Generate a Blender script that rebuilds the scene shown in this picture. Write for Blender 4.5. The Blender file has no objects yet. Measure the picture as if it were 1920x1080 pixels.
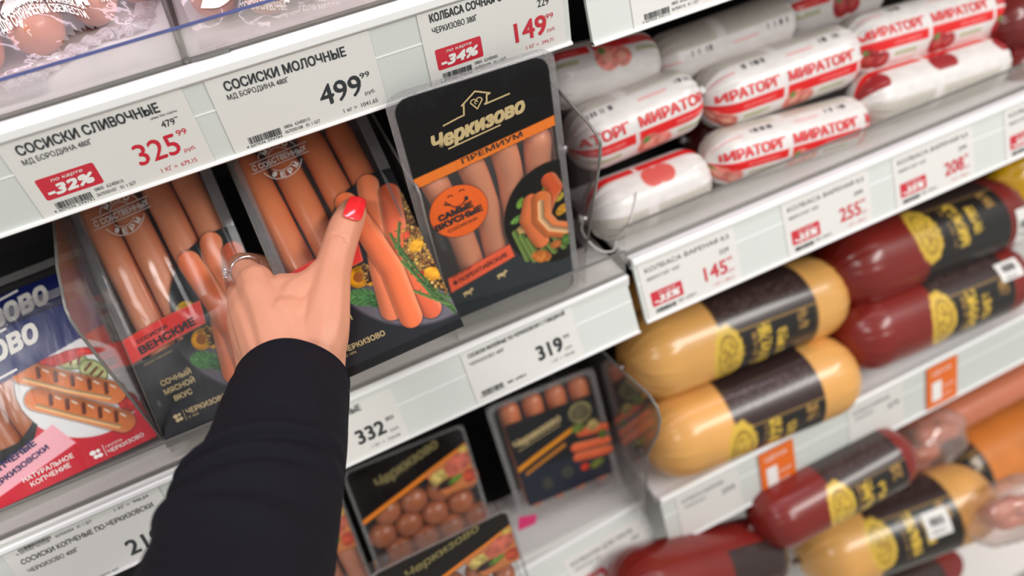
import bpy, bmesh, math, random
import numpy as np
from mathutils import Matrix, Vector
SC = bpy.context.scene
COL = SC.collection
random.seed(4)
RNG = np.random.RandomState(7)

# ------------------------------------------------------------------ camera
F_PX = 1404.77; YAW = 0.30739; PITCH = 0.73819; ROLL = -0.18111
CAM = np.array([0.14905, -0.52627, 0.25869])
def cam_axes():
    cy, sy, cp, sp = math.cos(YAW), math.sin(YAW), math.cos(PITCH), math.sin(PITCH)
    fw = np.array([sy*cp, cy*cp, -sp]); r0 = np.array([cy, -sy, 0.0]); u0 = np.cross(r0, fw)
    r = r0*math.cos(ROLL)+u0*math.sin(ROLL); u = -r0*math.sin(ROLL)+u0*math.cos(ROLL)
    return r, u, fw
CR, CU, CF = cam_axes()
cd = bpy.data.cameras.new('camera'); cam = bpy.data.objects.new('camera', cd); COL.objects.link(cam)
cd.sensor_width = 36; cd.lens = 36*F_PX/1920; cd.clip_start = 0.02; cd.clip_end = 30
M = Matrix.Identity(4)
for i in range(3):
    M[i][0] = CR[i]; M[i][1] = CU[i]; M[i][2] = -CF[i]; M[i][3] = CAM[i]
cam.matrix_world = M; SC.camera = cam
cd.dof.use_dof = True; cd.dof.focus_distance = 0.555; cd.dof.aperture_fstop = 2.7; cd.dof.aperture_blades = 0

# ------------------------------------------------------------------ light
w = bpy.data.worlds.new('store'); SC.world = w; w.use_nodes = True
bg = w.node_tree.nodes['Background']; bg.inputs[0].default_value = (1.0, 0.985, 0.96, 1); bg.inputs[1].default_value = 0.42
def area(name, loc, target, sx, sy, power, color=(1, 1, 1)):
    l = bpy.data.lights.new(name, 'AREA'); l.shape = 'RECTANGLE'; l.size = sx; l.size_y = sy; l.energy = power; l.color = color
    o = bpy.data.objects.new(name, l); COL.objects.link(o); o.location = loc
    o.rotation_euler = (Vector(target)-Vector(loc)).to_track_quat('-Z', 'Y').to_euler(); return o
area('ceiling_tube_light', (-1.15, -1.0, 1.5), (0.2, 0, -0.3), 1.3, 0.25, 15, (1, .98, .95))
area('ceiling_tube_light', (1.9, -1.6, 1.5), (0.5, 0, -0.35), 2.0, 0.5, 52, (1, .97, .93))
area('case_canopy_light', (0.3, -0.02, 0.75), (0.3, 0.12, 0), 2.0, 0.06, 4.6, (1, .80, .96))
SC.view_settings.view_transform = 'Standard'; SC.view_settings.look = 'None'
SC.view_settings.exposure = 0.14; SC.view_settings.gamma = 1.0; SC.view_settings.use_curve_mapping = False
SC.cycles.max_bounces = 14; SC.cycles.transparent_max_bounces = 24; SC.cycles.glossy_bounces = 4
SC.cycles.caustics_reflective = False; SC.cycles.caustics_refractive = False
SC.cycles.sample_clamp_indirect = 6

# ------------------------------------------------------------------ unprojection and frames
def ray(px, py): return CF + CR*((px-960)/F_PX) - CU*((py-540)/F_PX)
def onY(px, py, y): d = ray(px, py); return CAM + d*((y-CAM[1])/d[1])
def onZ(px, py, z): d = ray(px, py); return CAM + d*((z-CAM[2])/d[2])
def atD(px, py, depth): return CAM + ray(px, py)*depth
def rod(v):
    v = np.array(v, float); t = np.linalg.norm(v)+1e-12; k = v/t
    K = np.array([[0, -k[2], k[1]], [k[2], 0, -k[0]], [-k[1], k[0], 0]])
    return np.eye(3)+math.sin(t)*K+(1-math.cos(t))*K@K
B0 = np.array([[1, 0, 0], [0, 0, -1], [0, 1, 0]], float)
def pose(p, scale=1.0):      # local x right, y up, z out of the shelf towards the shopper
    R = rod(p[:3])@B0
    m = Matrix.Identity(4)
    for i in range(3):
        for j in range(3): m[i][j] = R[i][j]*scale
        m[i][3] = p[3+i]
    return m
def railframe(origin, lean, tilt=0.0, scale=1.0):
    L = math.radians(lean); t = math.radians(tilt)
    X = np.array([1, 0, 0.]); V = np.array([0, math.sin(L), math.cos(L)])
    Xr = X*math.cos(t)+V*math.sin(t); Vr = -X*math.sin(t)+V*math.cos(t); W = np.cross(Xr, Vr)
    m = Matrix.Identity(4)
    for i in range(3):
        m[i][0] = Xr[i]*scale; m[i][1] = Vr[i]*scale; m[i][2] = W[i]*scale; m[i][3] = origin[i]
    return m
def scaled_about_cam(p, k):
    q = list(p[:3])+list(CAM+(np.array(p[3:])-CAM)*k); return q

# ------------------------------------------------------------------ materials
def lin(c):
    c = np.array(c, float)/255.0
    return np.where(c <= .04045, c/12.92, ((c+.055)/1.055)**2.4)
def L4(c): return tuple(lin(c))+(1.0,)
MATS = {}
def nodes_of(name):
    m = bpy.data.materials.new(name); m.use_nodes = True; nt = m.node_tree; nt.nodes.clear()
    out = nt.nodes.new('ShaderNodeOutputMaterial'); return m, nt, out
def N(nt, t, **kw):
    n = nt.nodes.new(t)
    for k, v in kw.items():
        if k in n.inputs: n.inputs[k].default_value = v
        else: setattr(n, k, v)
    return n
def solid(name, c, rough=.5, var=.06, scale=60., bump=0., metal=0., bscale=200., spec=.5, coat=0., sss=0.):
    if name in MATS: return MATS[name]
    m, nt, out = nodes_of(name)
    b = N(nt, 'ShaderNodeBsdfPrincipled', Roughness=rough, Metallic=metal)
    b.inputs['Specular IOR Level'].default_value = spec; b.inputs['Coat Weight'].default_value = coat; b.inputs['Coat Roughness'].default_value = .08
    tc = N(nt, 'ShaderNodeTexCoord'); no = N(nt, 'ShaderNodeTexNoise', Scale=scale, Detail=4.0)
    nt.links.new(tc.outputs['Object'], no.inputs['Vector'])
    mx = N(nt, 'ShaderNodeMix', data_type='RGBA'); base = lin(c)
    mx.inputs[6].default_value = tuple(np.clip(base*(1-var), 0, 1))+(1,); mx.inputs[7].default_value = tuple(np.clip(base*(1+var), 0, 1))+(1,)
    nt.links.new(no.outputs[0], mx.inputs[0]); nt.links.new(mx.outputs[2], b.inputs['Base Color'])
    if sss:
        b.inputs['Subsurface Weight'].default_value = sss; b.inputs['Subsurface Radius'].default_value = (.012, .004, .002); b.inputs['Subsurface Scale'].default_value = .35
    if bump:
        n2 = N(nt, 'ShaderNodeTexNoise', Scale=bscale, Detail=3.0); nt.links.new(tc.outputs['Object'], n2.inputs['Vector'])
        bp = N(nt, 'ShaderNodeBump', Strength=bump, Distance=.001); nt.links.new(n2.outputs[0], bp.inputs['Height']); nt.links.new(bp.outputs[0], b.inputs['Normal'])
    nt.links.new(b.outputs[0], out.inputs[0]); MATS[name] = m; return m
def film(name, tint=(1, 1, 1), haze=.05, rough=.06, bump=.5, bscale=60., gloss=1.0, stretch=(1, 1, 1), hazec=(.9, .88, .9)):
    if name in MATS: return MATS[name]
    m, nt, out = nodes_of(name); s = film_shader(nt, tint, haze, rough, bump, bscale, gloss, stretch, hazec)
    nt.links.new(s.outputs[0], out.inputs[0]); MATS[name] = m; return m
def film_shader(nt, tint, haze, rough, bump, bscale, gloss, stretch, hazec=(.9, .88, .9)):
    tc = N(nt, 'ShaderNodeTexCoord'); mp = N(nt, 'ShaderNodeMapping'); mp.inputs['Scale'].default_value = stretch
    nt.links.new(tc.outputs['Object'], mp.inputs[0])
    no = N(nt, 'ShaderNodeTexNoise', Scale=bscale, Detail=3.0, Distortion=.8); nt.links.new(mp.outputs[0], no.inputs['Vector'])
    bp = N(nt, 'ShaderNodeBump', Strength=bump, Distance=.002); nt.links.new(no.outputs[0], bp.inputs['Height'])
    fr = N(nt, 'ShaderNodeLayerWeight', Blend=.5); nt.links.new(bp.outputs[0], fr.inputs['Normal'])
    pw = N(nt, 'ShaderNodeMath', operation='POWER'); nt.links.new(fr.outputs['Facing'], pw.inputs[0]); pw.inputs[1].default_value = 4.
    mu = N(nt, 'ShaderNodeMath', operation='MULTIPLY_ADD', use_clamp=True); nt.links.new(pw.outputs[0], mu.inputs[0]); mu.inputs[1].default_value = .7*gloss; mu.inputs[2].default_value = .045*gloss
    tr = N(nt, 'ShaderNodeBsdfTransparent', Color=tuple(tint)+(1,)); df = N(nt, 'ShaderNodeBsdfDiffuse', Color=tuple(hazec)+(1,))
    gl = N(nt, 'ShaderNodeBsdfGlossy', Roughness=rough); nt.links.new(bp.outputs[0], gl.inputs['Normal'])
    m1 = N(nt, 'ShaderNodeMixShader', Fac=haze); nt.links.new(tr.outputs[0], m1.inputs[1]); nt.links.new(df.outputs[0], m1.inputs[2])
    m2 = N(nt, 'ShaderNodeMixShader'); nt.links.new(mu.outputs[0], m2.inputs[0]); nt.links.new(m1.outputs[0], m2.inputs[1]); nt.links.new(gl.outputs[0], m2.inputs[2])
    return m2
def printed(name, rough=.25, bump=.15, bscale=80., stretch=(1, 1, 1), haze=.04, gloss=1.0, spec=.4, grain=.05, coat=0.):
    if name in MATS: return MATS[name]
    m, nt, out = nodes_of(name)
    at = N(nt, 'ShaderNodeAttribute', attribute_name='Col')
    b = N(nt, 'ShaderNodeBsdfPrincipled', Roughness=rough); b.inputs['Specular IOR Level'].default_value = spec
    b.inputs['Coat Weight'].default_value = coat; b.inputs['Coat Roughness'].default_value = .1
    tc = N(nt, 'ShaderNodeTexCoord'); mp = N(nt, 'ShaderNodeMapping'); mp.inputs['Scale'].default_value = stretch; nt.links.new(tc.outputs['Object'], mp.inputs[0])
    no = N(nt, 'ShaderNodeTexNoise', Scale=bscale, Detail=3.0, Distortion=.6); nt.links.new(mp.outputs[0], no.inputs['Vector'])
    g = N(nt, 'ShaderNodeTexNoise', Scale=900., Detail=2.0); nt.links.new(tc.outputs['Object'], g.inputs['Vector'])
    mr = N(nt, 'ShaderNodeMapRange'); mr.inputs[3].default_value = 1-grain; mr.inputs[4].default_value = 1+grain; nt.links.new(g.outputs[0], mr.inputs[0])
    vm = N(nt, 'ShaderNodeVectorMath', operation='SCALE'); nt.links.new(at.outputs['Color'], vm.inputs[0]); nt.links.new(mr.outputs[0], vm.inputs['Scale'])
    nt.links.new(vm.outputs[0], b.inputs['Base Color'])
    bp = N(nt, 'ShaderNodeBump', Strength=bump, Distance=.002); nt.links.new(no.outputs[0], bp.inputs['Height']); nt.links.new(bp.outputs[0], b.inputs['Normal'])
    fs = film_shader(nt, (.98, .98, .98), haze, .1, bump*1.5, bscale, gloss, stretch)
    mx = N(nt, 'ShaderNodeMixShader'); nt.links.new(at.outputs['Alpha'], mx.inputs[0]); nt.links.new(fs.outputs[0], mx.inputs[1]); nt.links.new(b.outputs[0], mx.inputs[2])
    nt.links.new(mx.outputs[0], out.inputs[0]); MATS[name] = m; return m

m_white = solid('white_enamel', (232, 233, 230), .35, .02, 8)
m_deck = solid('pale_shelf_steel', (222, 220, 220), .3, .03, 10)
m_rail = solid('pale_grey_plastic', (214, 219, 214), .4, .02, 12)
m_lip = solid('white_plastic_edge', (238, 239, 238), .3, .02, 12)
m_groove = solid('dark_groove', (96, 96, 92), .6, .1, 20)
m_paper = solid('tag_paper', (226, 225, 220), .55, .015, 300)
m_ink = solid('black_ink', (38, 44, 48), .5, .05, 400)
m_red = solid('red_ink', (205, 40, 58), .45, .04, 400)
m_whiteink = solid('white_ink', (240, 238, 234), .4, .02, 400)
m_gold = solid('gold_ink', (200, 178, 130), .35, .06, 400)
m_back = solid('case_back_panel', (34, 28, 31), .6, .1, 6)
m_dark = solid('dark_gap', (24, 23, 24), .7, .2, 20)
m_grey = solid('grey_steel', (150, 148, 140), .35, .05, 30, metal=.3)
m_steel = solid('polished_silver', (225, 225, 228), .12, .02, 80, metal=1.)
m_sleeve = solid('black_knit', (18, 17, 26), .8, .35, 900, bump=.5, bscale=1400, spec=.2)
m_orange = solid('orange_ink', (233, 112, 36), .4, .04, 400)
m_cover = film('clear_rail_cover', haze=.0, rough=.12, bump=.08, bscale=14, gloss=.6)
m_guard = film('clear_acrylic', tint=(.96, .96, .95), haze=.14, rough=.03, bump=.02, bscale=10, gloss=1.1, hazec=(.78, .75, .70))
m_edge = solid('acrylic_edge', (120, 120, 116), .2, .15, 90)
m_bedge = solid('blue_acrylic_edge', (92, 100, 150), .15, .25, 60)
m_div = film('clear_divider_plastic', tint=(.92, .90, .90), haze=.05, rough=.06, bump=.12, bscale=30, gloss=1.2, hazec=(.55, .48, .48))
m_film = film('clear_vacuum_film', tint=(.98, .96, .97), haze=.13, rough=.09, bump=.8, bscale=30, gloss=1.0, stretch=(1, 1, 1), hazec=(.95, .85, .9))
m_tray = film('clear_tray_plastic', tint=(.93, .93, .93), haze=.05, rough=.1, bump=.25, bscale=50, gloss=1.4, hazec=(.6, .58, .58))
m_flange = film('clear_sealed_flange', tint=(.84, .84, .85), haze=.20, rough=.18, bump=1.0, bscale=700, gloss=3.0, hazec=(.55, .55, .57))
m_franks = solid('frankfurter_skin', (212, 118, 70), .32, .10, 35, bump=.12, bscale=120, coat=.35, sss=.1)
m_franks2 = solid('pale_frankfurter_skin', (216, 136, 96), .45, .10, 35, bump=.12, bscale=120, coat=.1, sss=.15)
m_pinkf = solid('pink_sausage_skin', (194, 122, 90), .4, .12, 40, bump=.1, bscale=120, coat=.2)
m_smoke = solid('smoked_sausage_skin', (176, 96, 48), .35, .16, 40, bump=.15, bscale=120, coat=.3)
m_meatball = solid('meatball_brown', (166, 90, 50), .4, .25, 90, bump=.5, bscale=160, coat=.3)
m_skin = solid('skin', (208, 146, 117), .48, .06, 28, bump=.18, bscale=420, sss=.22, spec=.4)
m_nail = solid('coral_red_nail_polish', (240, 44, 50), .1, .02, 30, coat=1.0)
m_yellow = solid('yellow_bag_film', (214, 170, 18), .3, .15, 30, bump=.6, bscale=60)
m_darkred = solid('dark_red_casing', (96, 24, 22), .3, .15, 20, coat=.4)
m_peach = solid('peach_plastic_wrap', (205, 120, 88), .35, .12, 22, bump=.5, bscale=60, coat=.3)
p_pack = printed('printed_pack_film', rough=.22, bump=.22, bscale=28, stretch=(1.6, .5, 1), haze=.02, gloss=.9)
p_wrinkle = printed('printed_wrinkled_film', rough=.16, bump=.9, bscale=26, stretch=(2.2, .55, 1), haze=.04, gloss=1.2)
p_casing = printed('printed_casing', rough=.33, bump=.10, bscale=20, haze=0, coat=.35)
p_wrap = printed('printed_wrapper', rough=.36, bump=.22, bscale=30, haze=0, coat=.15)
p_blur = printed('printed_card', rough=.35, bump=.1, bscale=30)

# ------------------------------------------------------------------ object helpers
def link(o, parent=None):
    COL.objects.link(o)
    if parent is not None: o.parent = parent
    return o
def root(name, mat, label, cat, group=None):
    o = bpy.data.objects.new(name, None); o.empty_display_size = .02; COL.objects.link(o); o.matrix_world = mat
    o['label'] = label; o['category'] = cat
    if group: o['group'] = group
    return o
def tagobj(o, label, cat, group=None):
    o['label'] = label; o['category'] = cat
    if group: o['group'] = group
    return o
def mesh(name, verts, faces, mat, parent=None, smooth=False, mw=None):
    me = bpy.data.meshes.new(name); me.from_pydata([tuple(v) for v in verts], [], faces); me.update()
    if smooth: me.polygons.foreach_set('use_smooth', [True]*len(me.polygons))
    me.materials.append(mat); o = bpy.data.objects.new(name, me); link(o, parent)
    if mw is not None: o.matrix_world = mw
    return o
def bmobj(name, bm, mat, parent=None, smooth=False, mw=None):
    me = bpy.data.meshes.new(name); bm.to_mesh(me); bm.free()
    if smooth: me.polygons.foreach_set('use_smooth', [True]*len(me.polygons))
    me.materials.append(mat); o = bpy.data.objects.new(name, me); link(o, parent)
    if mw is not None: o.matrix_world = mw
    return o
def box(name, a, b, mat, parent=None, bev=0., mw=None):
    bm = bmesh.new(); bmesh.ops.create_cube(bm, size=1)
    for v in bm.verts:
        v.co = Vector([a[i]+(b[i]-a[i])*(v.co[i]+.5) for i in range(3)])
    if bev: bmesh.ops.bevel(bm, geom=bm.edges[:], offset=bev, segments=2, affect='EDGES')
    return bmobj(name, bm, mat, parent, mw=mw)
def extrude_profile(name, prof, x0, x1, mat, parent=None, mw=None):   # prof: (y,z) closed
    n = len(prof); v = [(x0, y, z) for y, z in prof]+[(x1, y, z) for y, z in prof]
    f = [(i, (i+1) % n, n+(i+1) % n, n+i) for i in range(n)]+[tuple(range(n))[::-1], tuple(range(n, 2*n))]
    return mesh(name, v, f, mat, parent, mw=mw)
def sheet_x(name, prof, x, t, mat, parent=None, mw=None): return extrude_profile(name, prof, x-t/2, x+t/2, mat, parent, mw)
def tube_mesh(pts, radii, seg=16, cap=True):
    pts = [Vector(p) for p in pts]; n = len(pts); V = []; Fc = []
    up = None
    for i, p in enumerate(pts):
        d = (pts[min(i+1, n-1)]-pts[max(i-1, 0)]).normalized()
        if up is None: up = d.orthogonal().normalized()
        up = (up-d*up.dot(d)).normalized(); s = d.cross(up)
        for k in range(seg):
            a = 2*math.pi*k/seg; V.append(p+(up*math.cos(a)+s*math.sin(a))*radii[i])
    for i in range(n-1):
        for k in range(seg):
            a, b = i*seg+k, i*seg+(k+1) % seg; Fc.append((a, b, b+seg, a+seg))
    if cap: Fc += [tuple(range(seg))[::-1], tuple(range((n-1)*seg, n*seg))]
    return V, Fc
def tube(name, pts, rad, mat, parent=None, seg=12, mw=None, cap=True):
    r = rad if hasattr(rad, '__len__') else [rad]*len(pts)
    V, Fc = tube_mesh(pts, r, seg, cap); return mesh(name, V, Fc, mat, parent, True, mw)
def catmull(pts, n=6):
    P = [np.array(p, float) for p in pts]; P = [2*P[0]-P[1]]+P+[2*P[-1]-P[-2]]; out = []
    for i in range(1, len(P)-2):
        for k in range(n):
            t = k/n; a, b, c, d = P[i-1:i+3]
            out.append(.5*((2*b)+(-a+c)*t+(2*a-5*b+4*c-d)*t*t+(-a+3*b-3*c+d)*t**3))
    out.append(P[-2]); return out
def sausage(name, pts, r, mat, parent=None, seg=18, flat=1.0, mw=None):   # rounded closed tube, mm
    P = catmull(pts, 8); L = [0]
    for i in range(1, len(P)): L.append(L[-1]+np.linalg.norm(P[i]-P[i-1]))
    T = L[-1]; R = []; Q = []
    d0 = (P[1]-P[0])/np.linalg.norm(P[1]-P[0]); d1 = (P[-1]-P[-2])/np.linalg.norm(P[-1]-P[-2])
    for a in (5, 25, 45, 65, 85):
        Q.append(P[0]+d0*r*(1-math.cos(math.radians(a)))-0*d0); R.append(r*math.sin(math.radians(a)))
    for p, l in zip(P, L):
        if l > r*1.05 and l < T-r*1.05: Q.append(p); R.append(r*(1+.02*math.sin(l*.13)))
    for a in (85, 65, 45, 25, 5):
        Q.append(P[-1]-d1*r*(1-math.cos(math.radians(a)))); R.append(r*math.sin(math.radians(a)))
    V, Fc = tube_mesh([q/1000 for q in Q], [x/1000 for x in R], seg)
    return mesh(name, V, Fc, mat, parent, True, mw)

# ------------------------------------------------------------------ lettering
_cache = {}
def glyphs(s, bold=0., shear=0.):
    k = (s, bold, shear)
    if k not in _cache:
        c = bpy.data.curves.new('t', 'FONT'); c.body = s; c.size = 1; c.resolution_u = 3; c.offset = bold; c.shear = shear
        o = bpy.data.objects.new('t', c); COL.objects.link(o)
        dg = bpy.context.evaluated_depsgraph_get(); me = bpy.data.meshes.new_from_object(o.evaluated_get(dg))
        V = np.array([v.co[:2] for v in me.vertices]) if len(me.vertices) else np.zeros((0, 2)); Fc = [tuple(p.vertices) for p in me.polygons]
        bpy.data.objects.remove(o); bpy.data.curves.remove(c); bpy.data.meshes.remove(me); _cache[k] = (V, Fc)
    return _cache[k]
CAPH = float(np.ptp(glyphs('Н')[0][:, 1]))
class Ink:
    def __init__(s): s.V = []; s.F = []
    def raw(s, V, Fc):
        n = len(s.V); s.V += [(v[0], v[1], v[2] if len(v) > 2 else 0.) for v in V]; s.F += [tuple(i+n for i in f) for f in Fc]
    def text(s, t, x, y, cap, width=None, bold=.012, rot=0., shear=0., anchor='l'):
        V, Fc = glyphs(t, 0., shear)
        if not len(V): return
        V = V.copy(); x0 = V[:, 0].min(); V[:, 0] -= x0; k = cap/CAPH
        kx = k*.8 if width is None else width/V[:, 0].max()
        V[:, 0] *= kx; V[:, 1] *= k
        if anchor == 'c': V[:, 0] -= V[:, 0].max()/2
        a = math.radians(rot); c, sn = math.cos(a), math.sin(a)
        b = bold*k; offs = ((0, 0),) if bold < .008 else ((-b, -b), (b, b)) if bold < .02 else ((-b, -b), (b, b), (-b, b), (b, -b), (0, 0))
        for l, (ox, oy) in enumerate(offs): s.raw(np.c_[x+(V[:, 0]+ox)*c-(V[:, 1]+oy)*sn, y+(V[:, 0]+ox)*sn+(V[:, 1]+oy)*c, np.full(len(V), l*.035)], Fc)
    def arc(s, t, cx, cy, r, a0, a1, cap, w, bold=.03, inside=False):
        for i, ch in enumerate(t):
            a = a0+(a1-a0)*(i/(len(t)-1)); A = math.radians(a); rot = a-90 if not inside else a+90
            x, y = cx+r*math.cos(A), cy+r*math.sin(A); R = math.radians(rot)
            s.text(ch, x-math.cos(R)*w/2, y-math.sin(R)*w/2, cap, w, bold, rot)
    def poly(s, pts): s.raw(pts, [tuple(range(len(pts)))])
    def rect(s, x0, y0, x1, y1): s.poly([(x0, y0), (x1, y0), (x1, y1), (x0, y1)])
    def line(s, pts, w):
        P = [np.array(p, float) for p in pts]
        for a, b in zip(P[:-1], P[1:]):
            d = b-a; l = np.linalg.norm(d)
            if l < 1e-6: continue
            d /= l; n = np.array([-d[1], d[0]])*w/2; s.poly([a-n-d*w*.2, b-n+d*w*.2, b+n+d*w*.2, a+n-d*w*.2])
    def ring(s, cx, cy, r, w, a0=0, a1=360, n=40):
        s.line([(cx+r*math.cos(math.radians(a0+(a1-a0)*i/n)), cy+r*math.sin(math.radians(a0+(a1-a0)*i/n))) for i in range(n+1)], w)
    def disc(s, cx, cy, r, n=32, ry=None):
        ry = ry or r; s.poly([(cx+r*math.cos(2*math.pi*i/n), cy+ry*math.sin(2*math.pi*i/n)) for i in range(n)])
    def build(s, name, mat, parent, z=.3, fn=None, mw=None, cut=None):
        if not s.V: return None
        if cut:
            bm = bmesh.new(); vs = [bm.verts.new(v) for v in s.V]
            for f in s.F:
                try: bm.faces.new([vs[i] for i in f])
                except ValueError: pass
            xs = [v[0] for v in s.V]; ys = [v[1] for v in s.V]
            for ax, lo, hi in ((0, min(xs), max(xs)), (1, min(ys), max(ys))):
                c = lo+cut
                while c < hi:
                    no = (1, 0, 0) if ax == 0 else (0, 1, 0); co = (c, 0, 0) if ax == 0 else (0, c, 0)
                    bmesh.ops.bisect_plane(bm, geom=bm.verts[:]+bm.edges[:]+bm.faces[:], plane_co=co, plane_no=no); c += cut
            bm.verts.index_update(); V = [tuple(v.co) for v in bm.verts]; Fc = [tuple(v.index for v in f.verts) for f in bm.faces]; bm.free()
        else: V, Fc = s.V, s.F
        if fn: P = [fn(v[0], v[1], z+v[2]) for v in V]
        else: P = [(v[0]/1000, v[1]/1000, (z+v[2])/1000) for v in V]
        return mesh(name, P, Fc, mat, parent, mw=mw)
def barcode(ink, x0, y0, x1, y1, seed=1):
    r = random.Random(seed); x = x0
    while x < x1-.3:
        wd = r.choice((.25, .25, .5, .75)); ink.rect(x, y0, min(x+wd, x1), y1); x += wd+r.choice((.25, .3, .5))

# ------------------------------------------------------------------ painted print (flat pictures on packaging)
def noise2(X, Y, cell, seed=0):
    r = np.random.RandomState(seed); G = r.rand(64, 64); x = X/cell; y = Y/cell
    xi = np.floor(x).astype(int); yi = np.floor(y).astype(int); fx = x-xi; fy = y-yi; fx = fx*fx*(3-2*fx); fy = fy*fy*(3-2*fy)
    g = lambda a, b: G[a % 64, b % 64]
    return (g(xi, yi)*(1-fx)+g(xi+1, yi)*fx)*(1-fy)+(g(xi, yi+1)*(1-fx)+g(xi+1, yi+1)*fx)*fy
class Art:
    def __init__(s, w, h, step, x0=0., y0=0.):
        s.nx = max(2, int(w/step)+1); s.ny = max(2, int(h/step)+1); s.step = step
        s.X, s.Y = np.meshgrid(x0+np.linspace(0, w, s.nx), y0+np.linspace(0, h, s.ny)); s.C = np.zeros(s.X.shape+(3,)); s.A = np.zeros(s.X.shape)
    def m(s, d): return np.clip(.5-d/(s.step*1.2), 0, 1)      # signed distance -> coverage
    def put(s, m, c, keep_alpha=False):
        c = np.array(c, float)
        if c.ndim == 1: c = c[None, None, :]
        s.C = s.C*(1-m[..., None])+c*m[..., None]
        if not keep_alpha: s.A = s.A+(1-s.A)*m
    def ell(s, cx, cy, rx, ry, rot=0):
        a = math.radians(rot); x = (s.X-cx)*math.cos(a)+(s.Y-cy)*math.sin(a); y = -(s.X-cx)*math.sin(a)+(s.Y-cy)*math.cos(a)
        return (np.sqrt((x/rx)**2+(y/ry)**2)-1)*min(rx, ry)
    def poly(s, P):
        d = np.full(s.X.shape, 1e9); ins = np.zeros(s.X.shape, bool); n = len(P)
        for i in range(n):
            (x1, y1), (x2, y2) = P[i], P[(i+1) % n]; dx, dy = x2-x1, y2-y1
            t = np.clip(((s.X-x1)*dx+(s.Y-y1)*dy)/(dx*dx+dy*dy+1e-9), 0, 1)
            d = np.minimum(d, np.hypot(s.X-x1-t*dx, s.Y-y1-t*dy))
            c = ((y1 > s.Y) != (y2 > s.Y)) & (s.X < (x2-x1)*(s.Y-y1)/((y2-y1) if abs(y2-y1) > 1e-9 else 1e-9)+x1); ins ^= c
        return np.where(ins, -d, d)
    def path(s, P):
        D = np.full(s.X.shape, 1e9); S = np.zeros(s.X.shape)
        for (x1, y1), (x2, y2) in zip(P[:-1], P[1:]):
            dx, dy = x2-x1, y2-y1; l = math.hypot(dx, dy)+1e-9
            t = np.clip(((s.X-x1)*dx+(s.Y-y1)*dy)/(l*l), 0, 1); d = np.hypot(s.X-x1-t*dx, s.Y-y1-t*dy)
            sg = ((s.X-x1)*dy-(s.Y-y1)*dx)/l; S = np.where(d < D, sg, S); D = np.minimum(D, d)
        return D, S
    def wurst(s, P, r, c=(226, 112, 66), seed=1, tip=None, side=1):
        D, S = s.path(P); m = s.m(D-r); u = np.clip(S/r, -1, 1)*side
        sh = .93+.10*np.cos((u+.3)*1.8)+.10*(noise2(s.X, s.Y, 17, seed+1)-.5)-.13*np.clip((u-.35)/.65, 0, 1)
        pale = (.45*np.clip((-u-.45)/.5, 0, 1)+.25*np.clip((u-.8)/.2, 0, 1))[..., None]
        s.put(s.m(D-r-1.2)*.35*(1-m), (25, 15, 12)); s.put(m, (np.array(c)[None, None, :]*(1-pale)+np.array((240, 178, 140))[None, None, :]*pale)*sh[..., None])
    def strand(s, P, r, c):
        D, S = s.path(P); s.put(s.m(D-r), np.array(c)[None, None, :]*(.85+.3*np.clip(S/r, -1, 1))[..., None])
    def leaf(s, cx, cy, rx, ry, rot, c=(70, 120, 62), seed=3):
        d = s.ell(cx, cy, rx, ry, rot); a = math.radians(rot); v = -(s.X-cx)*math.sin(a)+(s.Y-cy)*math.cos(a); u = (s.X-cx)*math.cos(a)+(s.Y-cy)*math.sin(a)
        sh = .85+.3*(noise2(s.X, s.Y, 3, seed))+.25*np.exp(-(v/.5)**2)-.12*np.sin((u+np.abs(v)*1.2)*1.3)
        s.put(s.m(d), np.array(c)[None, None, :]*sh[..., None])
    def blob(s, cx, cy, rx, ry, rot, c, seed=5, amp=.35):
        d = s.ell(cx, cy, rx, ry, rot); sh = 1-amp*.5+amp*noise2(s.X, s.Y, max(1.5, min(rx, ry)*.5), seed)-.18*np.clip(1+d/min(rx, ry), 0, 1)
        s.put(s.m(d), np.array(c)[None, None, :]*sh[..., None])
    def lentils(s, poly, n, cols, r=(1.0, 1.7), seed=2):
        R = random.Random(seed); xs = [p[0] for p in poly]; ys = [p[1] for p in poly]; s.put(s.m(s.poly(poly)), (52, 34, 24))
        k = 0
        while k < n:
            x, y = R.uniform(min(xs), max(xs)), R.uniform(min(ys), max(ys)); q = False
            for i in range(len(poly)):
                (x1, y1), (x2, y2) = poly[i], poly[(i+1) % len(poly)]
                if (y1 > y) != (y2 > y) and x < (x2-x1)*(y-y1)/(y2-y1)+x1: q = not q
            k += 1
            if not q: continue
            rr = R.uniform(*r); c = R.choice(cols); i0 = max(0, int((x-rr-1-s.X[0, 0])/s.step)); i1 = int((x+rr+2-s.X[0, 0])/s.step)+1
            j0 = max(0, int((y-rr-1-s.Y[0, 0])/s.step)); j1 = int((y+rr+2-s.Y[0, 0])/s.step)+1
            X = s.X[j0:j1, i0:i1]; Y = s.Y[j0:j1, i0:i1]
            if X.size == 0: continue
            d = np.hypot(X-x, Y-y); m = np.clip(.5-(d-rr)/(s.step*1.2), 0, 1)[..., None]; sh = (1.12-.5*(d/rr)**2+.25*np.exp(-(((X-x+rr*.3)**2+(Y-y-rr*.3)**2)/(.3*rr*rr))))[..., None]
            s.C[j0:j1, i0:i1] = s.C[j0:j1, i0:i1]*(1-m)+np.array(c)*np.clip(sh, .5, 1.4)*m
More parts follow.
